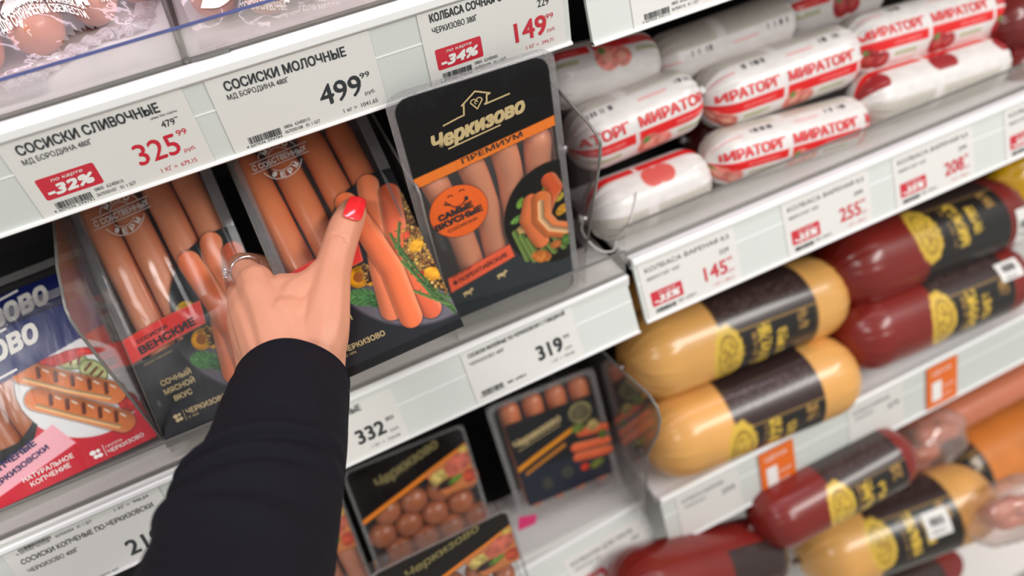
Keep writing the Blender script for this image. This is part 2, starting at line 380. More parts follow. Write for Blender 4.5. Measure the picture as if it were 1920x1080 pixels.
    def build(s, name, mat, parent, fn=None, z=0., mw=None, smooth=True):
        nx, ny = s.nx, s.ny; X, Y = s.X.ravel(), s.Y.ravel()
        P = fn(X, Y) if fn else np.c_[X/1000, Y/1000, np.full(X.shape, z/1000)]
        me = bpy.data.meshes.new(name); me.vertices.add(nx*ny); me.vertices.foreach_set('co', P.astype(np.float32).ravel())
        i = np.arange(nx-1)[None, :]+np.arange(ny-1)[:, None]*nx; q = np.stack([i, i+1, i+nx+1, i+nx], -1).reshape(-1, 4)
        me.loops.add(q.size); me.loops.foreach_set('vertex_index', q.ravel().astype(np.int32)); me.polygons.add(len(q))
        me.polygons.foreach_set('loop_start', (np.arange(len(q))*4).astype(np.int32)); me.polygons.foreach_set('loop_total', np.full(len(q), 4, np.int32))
        if smooth: me.polygons.foreach_set('use_smooth', np.ones(len(q), bool))
        me.update(calc_edges=True); me.validate()
        at = me.color_attributes.new('Col', 'FLOAT_COLOR', 'POINT'); c = np.c_[lin(np.clip(s.C.reshape(-1, 3), 0, 255)), np.clip(s.A.ravel(), 0, 1)]
        at.data.foreach_set('color', c.astype(np.float32).ravel()); me.materials.append(mat)
        o = bpy.data.objects.new(name, me); link(o, parent)
        if mw is not None: o.matrix_world = mw
        return o
# ------------------------------------------------------------------ setting
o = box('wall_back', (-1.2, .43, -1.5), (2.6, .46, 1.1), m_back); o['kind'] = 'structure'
o = box('floor', (-2.5, -3.2, -1.56), (3.5, .46, -1.5), solid('floor_tile', (168, 162, 154), .35, .08, 6)); o['kind'] = 'structure'
o = box('trim_1', (-1.2, -.12, -1.5), (2.6, .43, -1.14), m_white); o['kind'] = 'structure'

def rail(prefix, fr, parent, u0, u1, v0, vt, vl, ridge):
    box(prefix, (u0, v0, -.004), (u1, vt, 0), m_rail, parent, mw=None)
    p = parent
    extrude_profile('rail_top_edge', [(vt, -.004), (vt, .0022), (vt+.0015, .0034), (vl-.0015, .0034), (vl, .002), (vl, -.004)], u0, u1, m_lip, p)
    extrude_profile('rail_bottom_edge', [(v0-.0012, -.004), (v0-.0012, .0016), (v0, .0028), (v0+.0016, .0024), (v0+.002, 0), (v0+.002, -.004)], u0, u1, m_lip, p)
    extrude_profile('rail_ridge', [(ridge-.001, -.001), (ridge, .0006), (ridge+.001, .0004), (ridge+.001, -.001)], u0, u1, m_lip, p)
    mesh('clear_rail_cover', [(u0, v0+.001, .0016), (u1, v0+.001, .0016), (u1, vt-.0005, .0016), (u0, vt-.0005, .0016)], [(0, 1, 2, 3)], m_cover, p)
def localize(objs, fr):
    pass
def shelf(label, deck, fr, u0, u1, v0, vt, vl, ridge, guard=None, strip=True):
    r = root('refrigerated_shelf', fr, label, 'shelf', None); inv = fr.inverted()
    rail('price_rail', fr, r, u0, u1, v0, vt, vl, ridge)
    x0, x1, yf, yb, z = deck
    def wbox(n, a, b, m, bev=0.):
        o = box(n, a, b, m, r, bev); o.matrix_parent_inverse = inv; return o
    wbox('shelf_deck', (x0, yf, z-.010), (x1, yb, z), m_deck, .001)
    wbox('deck_front_lip', (x0, yf-.001, z-.012), (x1, yf+.006, z+.0012), m_white, .0008)
    if guard:
        gy, gz0, gz1, em = guard
        wbox('front_guard', (x0+.001, gy-.001, gz0), (x1-.001, gy+.001, gz1-.002), m_guard)
        wbox('guard_top_edge', (x0+.001, gy-.0011, gz1-.0016), (x1-.001, gy+.0011, gz1), em)
        wbox('guard_base_strip', (x0+.001, gy-.003, gz0), (x1-.001, gy+.003, gz0+.0018), m_edge)
    return r
FA1 = railframe((0, 0, 0), 0)
FB1 = railframe((0, -.002, -.021), 14)
FA2 = railframe((.002, -.0367, -.2826), 22, .7, .9865)
FB2 = railframe((0, -.0468, -.3027), 22.3)
FA3 = railframe((.42, -.12, -.690), 43, 3.0)
FB3 = railframe((0, -.12, -.664), 17)
shelf('white top shelf with price rail above the sausage packs', (-.35, .404, .004, .43, .0555), FA1, -.35, .404, -.0137, .0474, .0555, .024, (.016, .0555, .0800, m_bedge))
shelf('white top right shelf above the white casing sausages, mostly out of frame', (.423, 1.5, .016, .43, .046), FB1, .423, 1.5, 0, .060, .068, .036)
shelf('middle left shelf holding the sausage packs behind a clear guard', (-.35, .431, -.031, .43, -.262), FA2, -.352, .4325, -.0487, .0130, .0187, -.012, (-.026, -.262, -.2300, m_edge))
shelf('middle right shelf holding the white casing sausages', (.438, 1.7, -.0245, .43, -.250), FB2, .4385, 1.7, -.0133, .0520, .0600, .030, (-.012, -.250, -.2130, m_edge))
shelf('lower left shelf under the small tray packs', (-.35, .418, -.062, .43, -.630), FA3, -.80, .0, 0, .078, .086, .05)
shelf('lower right shelf holding yellow and red bologna logs', (.425, 1.9, -.098, .43, -.592), FB3, .426, 1.9, 0, .076, .083, .05)
o = box('lowest_shelf_deck', (-.35, -.26, -1.10), (1.9, .43, -1.08), m_white); tagobj(o, 'lowest shelf deck, under the last row of bologna logs', 'shelf')
for z0, z1 in ((-1.078, .6),):
    o = box('shelf_upright', (.4195, .10, z0), (.4225, .428, z1), m_dark); tagobj(o, 'dark upright post in the gap between the left and right shelves', 'post')
for lab, a, b in (('dark sheet added as shade on the middle left shelf under the packs', (-.345, .035, -.2618), (.415, .4295, -.2603)), ('dark sheet added as shade on the middle right shelf behind the white casing sausages', (.445, .12, -.2498), (1.69, .4295, -.2483)), ('dark sheet added as shade on the lower left shelf behind the small packs', (-.345, .03, -.6298), (.41, .4295, -.6283)), ('dark sheet added as shade on the lower right shelf behind the bologna logs', (.43, .04, -.5918), (1.89, .4295, -.5903))):
    tagobj(box('shade_sheet', a, b, m_dark), lab, 'mat')  # near-black sheets added on the decks to stand in for the shade at the rear
o = box('deck_groove_strip', (-.34, .009, .0556), (.40, .0135, .0562), m_groove); tagobj(o, 'thin dark strip along the front of the top shelf', 'strip')

# clear dividers
def divider(label, x, prof, lean_edge=m_edge):
    r = root('shelf_divider', Matrix.Translation((x, prof[0][0], prof[0][1])), label, 'divider')
    P = [(y-prof[0][0], z-prof[0][1]) for y, z in prof]
    sheet_x('clear_panel', P, 0, .0016, m_div, r)
    ed = [(0, y, z) for y, z in P[1:-1]]
    tube('panel_edge', [Vector(p) for p in ed], .0013, lean_edge, r, 6)
    return r
divider('clear upright divider between the blue pack and the first pack of long frankfurters', -.030, [(.20, -.262), (.20, -.055), (.09, -.062), (.030, -.0685), (-.008, -.081), (-.0135, -.088), (-.0150, -.102), (-.0144, -.142), (-.010, -.245), (-.010, -.262)])
divider('clear divider between the held pack and the black premium pack', .246, [(.20, -.262), (.20, -.060), (.119, -.066), (.01, -.081), (-.018, -.0805), (-.0225, -.0855), (-.019, -.115), (-.022, -.20), (-.020, -.262)])
divider('clear divider with dark bent edge right of the black premium pack', .390, [(.20, -.262), (.20, -.02), (.012, -.052), (-.045, -.060), (-.062, -.0645), (-.0665, -.070), (-.062, -.092), (-.022, -.215), (-.014, -.262)])
divider('clear rounded divider on the lower shelf beside the yellow bologna logs', .410, [(.15, -.625), (.15, -.42), (.0, -.392), (-.05, -.380), (-.10, -.364), (-.116, -.368), (-.122, -.382), (-.118, -.41), (-.095, -.48), (-.09, -.56), (-.085, -.625)])
r = root('shelf_divider', Matrix.Translation((.1205, .3, .0556)), 'clear divider with dark foot lying along the top shelf, between the two vacuum bags', 'divider')
sheet_x('clear_panel', [(0, 0), (0, .03), (-.24, .03), (-.287, .016), (-.287, 0)], 0, .0016, m_div, r)
tube('divider_foot', catmull([(0, 0, .001), (0, -.15, .001), (0, -.275, .001), (.003, -.2865, .001), (.012, -.2895, .001), (.03, -.2895, .001)], 4), .0026, m_groove, r, 8)

# ------------------------------------------------------------------ price tags
def price_tag(fr, u0, v0, items, label, rect=(-8, -12.7, 111, 47), badge=None, group=None, seed=1, bar=(2.6, -8, 27, -3.1), orange=None):
    mw = fr @ Matrix.Translation((u0/1000, v0/1000, .0003))
    r = root('price_tag', mw, label, 'price tag', group)
    x0, y0, x1, y1 = rect
    box('tag_card', (x0/1000, y0/1000, 0), (x1/1000, y1/1000, .0005), m_paper, r)
    K = dict(k=Ink(), r=Ink(), w=Ink()); bo = None
    for it in items:
        s, x, y, cap, wd, c = it[:6]; b = it[6] if len(it) > 6 else .012; rot = it[7] if len(it) > 7 else 0
        K[c].text(s, x, y, cap, wd, b, rot, shear=it[8] if len(it) > 8 else 0)
    if bar: barcode(K['k'], *bar, seed=seed)
    if badge:
        s, top = badge; B = Ink(); p = []
        for cx, cy, a in ((36.5, 1.5, -90), (36.5, 15.2, 0), (1.5, 15.2, 90), (1.5, 1.5, 180)):
            p += [(cx+1.5*math.cos(math.radians(a+t)), cy+1.5*math.sin(math.radians(a+t))) for t in (0, 30, 60, 90)]
        B.poly(p); bo = B.build('discount_badge', m_red, r, .6)
        K['w'].text(top, 9, 12.4, 2.4, 21, .015, 1, .15); K['w'].text(s, 3.5, 2.6, 7.2, 31, .05, 2, .25)
    if orange:
        B = Ink(); B.rect(*orange); B.build('orange_panel', m_orange, r, .6)
    K['k'].build('black_lettering', m_ink, r, .75); K['r'].build('red_lettering', m_red, r, .75); K['w'].build('white_lettering', m_whiteink, bo or r, .95)
    return r
TAIL = [('0805  624В015', 29.8, -4.3, 2.6, 19.5, 'k', 0), ('367030107   01 1 ШТ', 29.2, -8.6, 2.6, 27, 'k', 0)]
price_tag(FA1, 0, 0, [('СОСИСКИ СЛИВОЧНЫЕ', 1.5, 35.8, 6.9, 91, 'k', .022), ('МД БОРОДИНА 480Г', .5, 28.8, 3.9, 44, 'k', .008), ('цена без карты', 84.5, 32.2, 1.9, 18, 'k', .005), ('479', 89, 24.2, 5.1, 9, 'k', .012), ('99', 98.5, 28, 1.5, 2.4, 'k', .01),
 ('325', 64.5, 3.2, 16.2, 29, 'r', .012), ('99', 95.3, 15.3, 4.6, 6.8, 'r', .008), ('руб.', 95, 2.5, 3, 8.2, 'r', .005), ('1 КГ =  679,15', 75, -7, 3.4, 25, 'r', .002),
 ('4 607036 294791', -.5, -10.2, 2.1, 27, 'k', 0)]+TAIL, 'price tag reading 325.99 in red with minus 32 percent badge, on the top rail', badge=('-32%', 'по карте'))
price_tag(FA1, 135.6, 0, [('СОСИСКИ МОЛОЧНЫЕ', 1.8, 35.2, 6.9, 87, 'k', .022, -1), ('МД БОРОДИНА 480Г', .9, 28.8, 3.9, 43.6, 'k', .008, -1), ('499', 61.5, 2.6, 16.2, 31.5, 'k', .018, -1), ('99', 94, 13.6, 4.4, 7.2, 'k', .01), ('руб.', 94.2, .3, 3, 8, 'k', .005), ('1 кг =  1041,65', 75, -8, 3.4, 27, 'k', .002),
 ('4 607036 294784', -.5, -10.4, 2.1, 27, 'k', 0), ('0806  624В015', 29.8, -4.8, 2.6, 19.5, 'k', 0), ('367030108   01 1 ШТ', 29.2, -8.8, 2.6, 27, 'k', 0)], 'paper price tag reading 499.99 in black, above the held pack', rect=(-9.4, -13, 109, 46.5), seed=3, bar=(2.6, -8, 27, -2.6))
price_tag(FA1, 289.3, 0, [('КОЛБАСА СОЧНАЯ С', 1.5, 38, 6.0, 58, 'k', .022), ('ЧЕРКИЗОВО 380Г', 1.6, 29, 4.6, 36.2, 'k', .01), ('229', 88, 24, 6, 9.8, 'k', .01), ('149', 66.5, 2.2, 15.6, 27, 'r', .02), ('99', 93.6, 12.6, 4.4, 6.8, 'r', .008), ('руб.', 94, 2.4, 3, 7.2, 'r', .005), ('1 КГ =  394,71', 74.5, -6.4, 3.2, 24, 'r', .002),
 ('4 607036 292636', -.5, -10.2, 2.1, 27, 'k', 0), ('0805  624В005', 29.8, -4.6, 2.6, 19.5, 'k', 0), ('367030109   01 1 ШТ', 29.2, -8.8, 2.6, 27, 'k', 0)], 'price tag reading 149.99 with minus 34 percent badge, above the black premium pack', badge=('-34%', 'по карте'), seed=5, rect=(-7.7, -13, 110, 46.5))
price_tag(FB1, 470, 14, [('4 607036 292112', 0, -10.2, 2.1, 27, 'k', 0), ('0805  624В011', 29.8, -3.3, 2.6, 19.5, 'k', 0), ('367030110   01 1 ШТ', 29.2, -8, 2.6, 27, 'k', 0), ('КОЛБАСА ВАРЕНАЯ', 1, 34, 6.5, 80, 'k', .02)], 'price tag on the top right rail, cut off by the frame, only barcode shown', seed=7)
price_tag(FA2, 250-2, -32, [('СОСИСКИ ФИЛЕЙНЫЕ ПО-ЧЕРКИЗОВСКИ С ГОВЯДИНОЙ', 2, 36, 4.2, 108, 'k', .02, .8), ('ЧЕРКИЗОВО 400Г', 1, 27.4, 3.8, 38, 'k', .008, .8), ('319', 70, 1.5, 16, 28, 'k', .03, .8), ('99', 101, 12.4, 4.4, 6.8, 'k', .008), ('руб.', 100, .6, 3, 8, 'k', .005), ('1 КГ =  799,98', 82, -7.4, 3.2, 26, 'k', .002), ('0805  624В015', 31, -7.6, 2.6, 21, 'k', .02), ('4 607036 293121', 0, -10, 2, 27, 'k', .02)], 'slightly blurred price tag reading 319 below the black premium pack', rect=(-5, -14, 118, 44), seed=9)
price_tag(FA2, 62, -35.8, [('СОСИСКИ СЛИВОЧНЫЕ', -10, 35.4, 6.6, 84.5, 'k', .02, .8), ('332', 60, 3, 15.2, 28, 'k', .025, .8), ('80', 91.5, 14, 4.6, 8, 'k', .01), ('руб.', 92, 2, 3, 9, 'k', .005), ('1 КГ =  729,99', 70, -6.4, 3.2, 29, 'k', .004)], 'price tag reading 332 just right of the black sleeve', rect=(-12, -12, 107, 45), seed=11)
price_tag(FA2, -176, 0, [('СОСИСКИ КОПЧЕНЫЕ ПО-ЧЕРКИЗОВСКИ', 0, -3.4, 4.9, 113, 'k', .018), ('ЧЕРКИЗОВО 400Г', .6, -13.2, 4.2, 42, 'k', .008), ('219', 76.5, -39, 15.6, 31, 'k', .02), ('99', 109, -25, 5, 8, 'k', .01), ('4 607046 563528', 0, 6.4, 2.1, 28, 'k', 0), ('367030204   01 1 ШТ', 33, 7.2, 2.8, 31, 'k', 0), ('1 КГ =  946,64', 84, 7.4, 3.2, 29.5, 'k', .002), ('УПАКОВКИ 4607', 36, -46.5, 2, 26, 'k', 0)], 'greenish white price tag reading 219 under the blue pack, left of the sleeve', rect=(-9, -49, 124, 12.6), seed=13, bar=(3.3, 8.6, 30, 11.8))
for u0, pr, old, lab, sd in ((449.3, '145', '229', 'blurred price tag with red 145, first on the middle right rail', 15), (627.9, '255', '399', 'blurred price tag with red 255, second on the middle right rail', 16), (779.0, '208', '299', 'blurred price tag with red 208, third on the middle right rail', 17), (945., '189', '279', 'blurred price tag at the right frame edge, only its red badge in view', 18)):
    price_tag(FB2, u0, 0, [('КОЛБАСА ВАРЕНАЯ 0,5', 0, 39.5, 5.2, 103, 'k', .01, 0), ('МИРАТОРГ 470Г', .5, 30, 3.8, 40, 'k', 0), (old, 88, 26, 5, 12, 'k', .01), (pr, 66, 3.4, 16, 28, 'r', .02), ('99', 95.3, 15.3, 4.4, 6.6, 'r', .01), ('руб.', 95, 3, 3, 8, 'r', 0), ('1 КГ =  309,15', 75, -6, 3.2, 25, 'r', 0), ('0805  624В015', 30, -6, 3, 22, 'k', 0)], lab, badge=('-35%', 'по карте'), rect=(-7, -11.5, 110, 51), seed=sd)
price_tag(FA3, -118, 17, [('КОЛБАСКИ ДЛЯ ГРИЛЯ', 0, 36, 5.5, 92, 'k', .012), ('ЧЕРКИЗОВО 300Г', .5, 28, 3.8, 40, 'k', 0), ('278', 67, 4, 15, 28, 'r', .03), ('359', 86, 26, 5, 11, 'k', .01)], 'blurred price tag with red price on the lower left rail', rect=(-8, -12.7, 108, 48), seed=21, badge=('-22%', 'по карте'))
for u0, sd, pr in ((462, 31, '399'), (733, 33, '479')):
    price_tag(FB3, u0-10, 14, [('КОЛБАСА ВАРЕНАЯ', 2, 44, 6, 62, 'k', -.005), (pr, 60, 26, 9, 20, 'k', -.005), ('ЧЕРКИЗОВО', 4, 34, 4, 32, 'k', -.01)], 'faint blurred white price tag %s the orange sign' % ('left of the larger' if sd == 31 else 'left of the far'), rect=(-6, -10, 88, 58), seed=sd, bar=None)
# orange promotion signs clipped on the lower right rail
for px, py, lab in ((1459, 882, 'orange promotion sign with white numeral on the lower right rail, nearer one'), (1774, 702, 'orange promotion sign farther along the lower right rail')):
    P = onY(px, py, -.112); r = root('promotion_sign', FB3 @ Matrix.Translation((P[0], .040, .002)), lab, 'sign')
    box('sign_card', (-.027, -.036, 0), (.027, .034, .0008), m_orange, r)
    k = Ink(); k.text('1', -16, -24, 30, 12, .06); k.text('ЦЕНА', -18, 18, 7, 34, .0); k.text('АКЦИЯ', 0, -10, 5, 20, 0); k.text('руб.', 2, -24, 5, 15, 0); k.build('white_lettering', m_whiteink, r, 1.1)

# ------------------------------------------------------------------ flat sausage packs
def wave(X, Y, amp=.5, cell=26., seed=11): return (noise2(np.asarray(X)+300., np.asarray(Y)+300., cell, seed)-.5)*2*amp
def pack_fn(amp, seed, bulge=None):
    def f(X, Y, z=0.):
        X = np.asarray(X, float); Y = np.asarray(Y, float); Z = wave(X, Y, amp, 26., seed)+z
        if bulge:
            B = 0.
            for xc in bulge: B = np.maximum(B, 1-((X-(xc-(Y-115)*.055))/12.8)**2)
            Z = Z+1.9*(np.maximum(B, 0)-.4)*np.clip((Y-84-.12*X)/14, 0, 1)*np.clip((222-Y)/10, 0, 1)*np.clip((X-7)/4, 0, 1)*np.clip((118-X)/4, 0, 1)
        P = np.stack([X/1000, Y/1000, Z/1000], -1); return P if P.ndim > 1 else tuple(P)
    return f
def rounded_rect(x0, y0, x1, y1, r, n=5):
    p = []
    for cx, cy, a in ((x1-r, y0+r, -90), (x1-r, y1-r, 0), (x0+r, y1-r, 90), (x0+r, y0+r, 180)):
        p += [(cx+r*math.cos(math.radians(a+90*t/n)), cy+r*math.sin(math.radians(a+90*t/n))) for t in range(n+1)]
    return p
def tray(parent, w, h, depth, inset=7., r=9., name='clear_tray'):
    A = rounded_rect(inset, inset, w-inset, h-inset, r); B = rounded_rect(inset+3, inset+3, w-inset-3, h-inset-3, r)
    n = len(A); V = [(x/1000, y/1000, -.0006) for x, y in A]+[(x/1000, y/1000, -(depth-3)/1000) for x, y in A]+[(x/1000, y/1000, -depth/1000) for x, y in B]
    Fc = []
    for k in range(2):
        for i in range(n): j = (i+1) % n; Fc.append((k*n+i, k*n+j, (k+1)*n+j, (k+1)*n+i))
    Fc.append(tuple(range(2*n, 3*n))); return mesh(name, V, Fc, m_tray, parent, True)
def flange(parent, w, h, wd, r=3., z=-.4, name='sealed_flange', mat=None):
    A = rounded_rect(0, 0, w, h, r); B = rounded_rect(wd, wd, w-wd, h-wd, max(1, r-1)); n = len(A)
    V = [(x/1000, y/1000, z/1000) for x, y in A]+[(x/1000, y/1000, z/1000) for x, y in B]
    return mesh(name, V, [(i, (i+1) % n, n+(i+1) % n, n+i) for i in range(n)], mat or m_flange, parent)

ORANGE = (216, 108, 66); LENT = [(150, 112, 58), (196, 160, 92), (120, 82, 44), (92, 62, 40), (172, 138, 66)]
def long_frank_art():
    W, H = 125, 230; a = Art(W, H, .62)
    cir = a.ell(110, 94, 63, 60.5); low = a.Y-(76+.125*a.X)
    dark = (33, 36, 41)
    blk = np.maximum(a.m(low+1.5), a.m(cir)*a.m(-(a.X-34)))
    a.put(blk, dark)
    pl = a.ell(116, 86, 76, 74.5); m = a.m(pl)*a.m(-(a.Y-9))*np.clip(1-(a.Y-58)/22, 0, 1)*a.m(-(a.X-40)); a.put(m, (98, 95, 104)); a.put(a.m(np.abs(pl+.6)-.7)*np.clip(1-(a.Y-62)/14, 0, 1)*a.m(-(a.X-40)), (62, 60, 68))
    a.put(a.m(a.Y-7.5), (18, 20, 23))
    # squash, pepper, leaf on the left of the plate
    a.blob(60, 101, 8.5, 8.5, 10, (238, 186, 44), 3); a.blob(66, 92, 8, 5, 60, (236, 170, 34), 4); a.blob(54, 93, 5, 4, 30, (240, 200, 80), 5)
    a.blob(63, 74, 10, 9, 20, (228, 158, 26), 6, .5); a.put(a.m(a.ell(62, 74, 4.6, 4.4, 20)), (150, 84, 30)); a.blob(70, 68, 7, 5, -40, (232, 164, 40), 8)
    a.lentils([(66, 66), (74, 66), (76, 80), (68, 84)], 60, LENT, (.8, 1.3), 5)
    a.leaf(58, 57, 12.5, 7.5, -28, (74, 124, 70)); a.leaf(66, 50, 9, 5, -50, (58, 104, 58), 6)
    # lentils on the right
    a.lentils([(108, 132), (126, 128), (126, 30), (112, 44), (100, 72), (103, 104)], 700, LENT, (1.0, 1.9), 9)
    a.wurst([(101, 146), (92, 112), (82, 74), (76, 38)], 9.6, (220, 122, 82), 11)
    a.wurst([(115, 132), (106, 96), (102, 60), (106, 26)], 9.2, (206, 96, 62), 31)
    a.lentils([(112, 96), (126, 104), (126, 44), (112, 52), (104, 66), (106, 80)], 420, LENT, (1.0, 1.9), 10)
    a.wurst([(78, 138), (84, 108), (90, 68), (88, 26)], 9.8, (222, 112, 68), 21)
    a.blob(117, 80, 7, 5.2, 25, (244, 178, 50), 14); a.blob(119, 52, 7, 6, -30, (244, 170, 44), 15); a.blob(110, 56, 3.5, 2.5, 0, (196, 62, 40), 16); a.blob(113, 92, 4, 3, 40, (206, 84, 54), 17)
    for k, (p, q, r_) in enumerate((((101, 98), (101, 70), (113, 30)), ((103, 88), (108, 58), (120, 22)), ((100, 72), (110, 42), (124, 17)), ((104, 62), (112, 36), (125, 27)), ((108, 50), (116, 30), (123, 14)), ((100, 44), (110, 33), (122, 22)), ((112, 104), (104, 90), (101, 78)))):
        P = [tuple((1-t)**2*np.array(p)+2*t*(1-t)*np.array(q)+t*t*np.array(r_)) for t in np.linspace(0, 1, 9)]
        a.strand(P, 1.25, [(78, 116, 62), (66, 102, 58), (96, 132, 70)][k % 3])
        for i in range(1, 8):
            x, y = P[i]; a.strand([(x, y), (x+(2.6 if i % 2 else -2.6), y+2.2)], .55, (86, 124, 66))
    # red name panel
    pn = [(-.5, 76.5), (35, 82), (71, 85.5), (74, 105), (36, 103.5), (-.5, 98.5)]
    d = a.poly(pn); a.put(a.m(d), (228, 62, 58)); a.put(a.m(np.abs(d+.5)-.25), (222, 128, 92))
    e = np.minimum.reduce([a.X, W-a.X, H-a.Y])
    a.A *= np.clip((e-0)/.8, 0, 1)*0+1
    return a
ART_FR = long_frank_art()
def long_frank_pack(name, mw, label, seed, tinted=0):
    r = root(name, mw, label, 'sausage pack', 'packs of long frankfurters with a dark plate picture')
    fn = pack_fn(.45, seed, (21.5, 48.5, 78, 104))
    ART_FR.build('printed_front_film', p_pack, r, fn)
    flange(r, 125, 230, 9.5, 2.5); tray(r, 125, 230, 26)
    tube('rolled_flange_edge', [(.0004, 0, 0), (.0004, .23, 0)], .0007, m_edge, r, 6)
    for i, x in enumerate((21.5, 48.5, 78, 104)):
        rr = 12.6 if i < 3 else 11.5
        sausage('frankfurter', [(x-7, 219, -14), (x-2.5, 150, -14.2), (x+2, 80, -14), (x+5, 12, -14)], rr, m_franks if not tinted else m_franks2, r)
    k = Ink()
    cx, cy = 42, 197
    k.arc('МЯСО', cx, cy, 12.2, 132, 52, 4.4, 3.9, .03); k.arc('ФЕРМ', cx, cy, 16.6, 232, 316, 4.4, 4.2, .03, True)
    k.ring(cx, cy, 18, .55, 22, 158); k.ring(cx, cy, 18, .55, 202, 338); k.ring(cx, cy, 10.4, .5, 35, 145, 16); k.ring(cx, cy, 10.8, .5, 215, 325, 16)
    k.line([(16, 192.5), (67, 193.8)], .6); k.line([(17, 201.5), (68, 202.8)], .6)
    k.text('С СОБСТВЕННЫХ', 18, 194.6, 5, 48, .02, 1.4)
    k.build('white_farm_stamp', m_whiteink, r, .45, fn)
    k = Ink(); k.text('СОСИСКИ', 12, 90.6, 3.3, 28, .022, 7.2); k.text('ВЕНСКИЕ', 11.5, 81.6, 6.1, 52, .05, 7.2); k.build('black_lettering', m_ink, r, .45, fn)
    k = Ink(); k.text('вариант сервировки', 10, 71.5, 1.6, 26, 0, 6)
    for t, y, wd in (('СОЧНЫЙ', 50.5, 27), ('МЯСНОЙ', 42.6, 27.5), ('ВКУС', 34.6, 16)): k.text(t, 30, y, 4.4, wd, .03, 2, anchor='c')
    k.text('ЧЕРКИЗОВО', 27, 20, 4.4, 36, .02, 0); k.text('С 1974', 27, 16.2, 2, 9, .0)
    k.line([(24.5, 15.5), (24.5, 25)], .35); k.disc(17, 22, 2.2, 14, 1.7); k.disc(20.6, 22.4, 1.3, 12); k.disc(17.4, 18.4, 1.6, 12); k.disc(20.6, 18.6, 1.9, 12, 1.5)
    k.build('gold_lettering', m_gold, r, .45, fn)
    return r
P1 = scaled_about_cam([math.radians(-42.2), math.radians(-4.5), math.radians(-10.6), -.0225, -.0364, -.2282], 1.04)
P2 = [-0.931, -0.0381, -0.0326, 0.1164, -0.0858, -0.1858]
long_frank_pack('sausage_pack', pose(P1, 1.04), 'long frankfurter pack with red panel standing left of the hand, between divider and sleeve', 3, 1)
P2M = pose(P2)
long_frank_pack('sausage_pack', P2M, 'long frankfurter pack gripped and pulled forward by the hand', 5)

# black premium pack
def premium_art():
    W, H = 142, 265; a = Art(W, H, .8)
    inside = a.poly(rounded_rect(6, 4, W-6, H-6, 13)); ln = a.Y-(177+.137*(a.X-11)); mi = a.m(inside)
    a.put(mi*a.m(-(ln-8)), (17, 17, 19)); a.put(mi*a.m(-ln)*a.m(ln-10), (236, 124, 46))
    a.put(mi*a.m(a.Y-(50+.20*a.X+6*np.sin(a.X*.03))), (50, 56, 60))
    pc = a.ell(126, 104, 51, 57); a.put(mi*a.m(pc), (26, 26, 25))
    def W_(P, r, c, s): 
        sv = a.A.copy(); a.wurst(P, r, c, s)
    a.leaf(94, 128, 6, 4, 60, (110, 150, 60)); a.leaf(90, 112, 9, 4, 15, (96, 140, 66)); a.leaf(124, 136, 8, 6, 20, (128, 150, 60))
    a.blob(90, 97, 9, 6, 40, (214, 170, 110), 2); a.blob(128, 122, 8, 6, 0, (206, 180, 60), 3); a.blob(132, 106, 7, 5, 40, (236, 168, 50), 4)
    for p, q in (((84, 98), (92, 62)), ((90, 92), (99, 58)), ((96, 86), (104, 56)), ((112, 78), (120, 60)), ((118, 84), (130, 62)), ((108, 74), (112, 54))): a.strand([p, q], 3.1, (116, 142, 72))
    a.wurst([(124, 142), (128, 132), (120, 122), (114, 108)], 8, (214, 92, 52), 6); a.wurst([(104, 126), (98, 108), (104, 88), (108, 78)], 8, (226, 120, 70), 7)
    a.wurst([(114, 124), (112, 104), (120, 88), (136, 80)], 9.5, (230, 124, 66), 9)
    a.strand([(113, 121), (111.5, 104), (119, 89), (134, 81)], 3.2, (240, 190, 140)); a.blob(106, 60, 11, 7, -35, (222, 128, 58), 10); a.blob(122, 68, 6, 5, 0, (206, 120, 60), 11); a.blob(133, 70, 5, 7, 0, (90, 130, 60), 12)
    d = a.poly([(12, 54), (80, 71), (77, 87.5), (12, 72)]); a.put(a.m(d)*mi, (240, 98, 66))
    d = a.ell(37.5, 141, 27, 27); a.put(a.m(d), (240, 104, 42))
    a.A *= mi
    return a
PP3 = scaled_about_cam([-0.0097, -0.007, -0.0747, 0.2432, -0.0023, -0.2709], .975)
r = root('sausage_pack', pose(PP3, .975), 'black and orange premium frankfurter pack with round orange sticker, touching the top rail', 'sausage pack')
fn = pack_fn(.35, 8); pa = premium_art(); pa.build('printed_front_film', p_wrinkle, r, fn)
flange(r, 142, 265, 6.5, 14); tray(r, 142, 240, 26, 9)
for P in ([(50, 232, -13.5), (56, 190, -13.5), (64, 140, -13.5), (66, 60, -13.5), (60, 20, -13.5)], [(80, 232, -13.5), (90, 180, -13.5), (92, 140, -13.5), (88, 90, -13.5)], [(124, 190, -13.5), (119, 150, -13.5), (118, 90, -13.5), (116, 30, -13.5)], [(22, 182, -13.5), (30, 140, -13.5), (38, 90, -13.5), (40, 20, -13.5)]):
    sausage('frankfurter', P, 12.5, m_franks2, r)
k = Ink()
k.text('Черкизово', 30, 207, 12.5, 82, .045, 7, .32)
k.line([(41, 204.5), (88, 211)], 1.3)
k.line([(41, 226), (55, 229), (59.5, 229.6), (61, 239), (59, 238.2), (72, 247), (84, 241.5), (81, 241), (80, 235), (78, 233.5), (100, 236)], 1.4)
k.ring(69.3, 238, 2.6, 1, 0, 180, 10); k.ring(74.0, 238.2, 2.6, 1, 0, 180, 10); k.line([(66.8, 238), (71.4, 231.5), (76.6, 238.2)], 1.1); k.ring(71.4, 237.4, 1.4, .7, 0, 270, 8)
for x, y in ((27, 48), (63, 55)): k.disc(x, y, 4.6, 12, 2.2); k.disc(x+4.8, y+2.4, 1.8, 8); k.rect(x-3.6, y-4.4, x-2.6, y); k.rect(x+2.6, y-4.4, x+3.6, y)
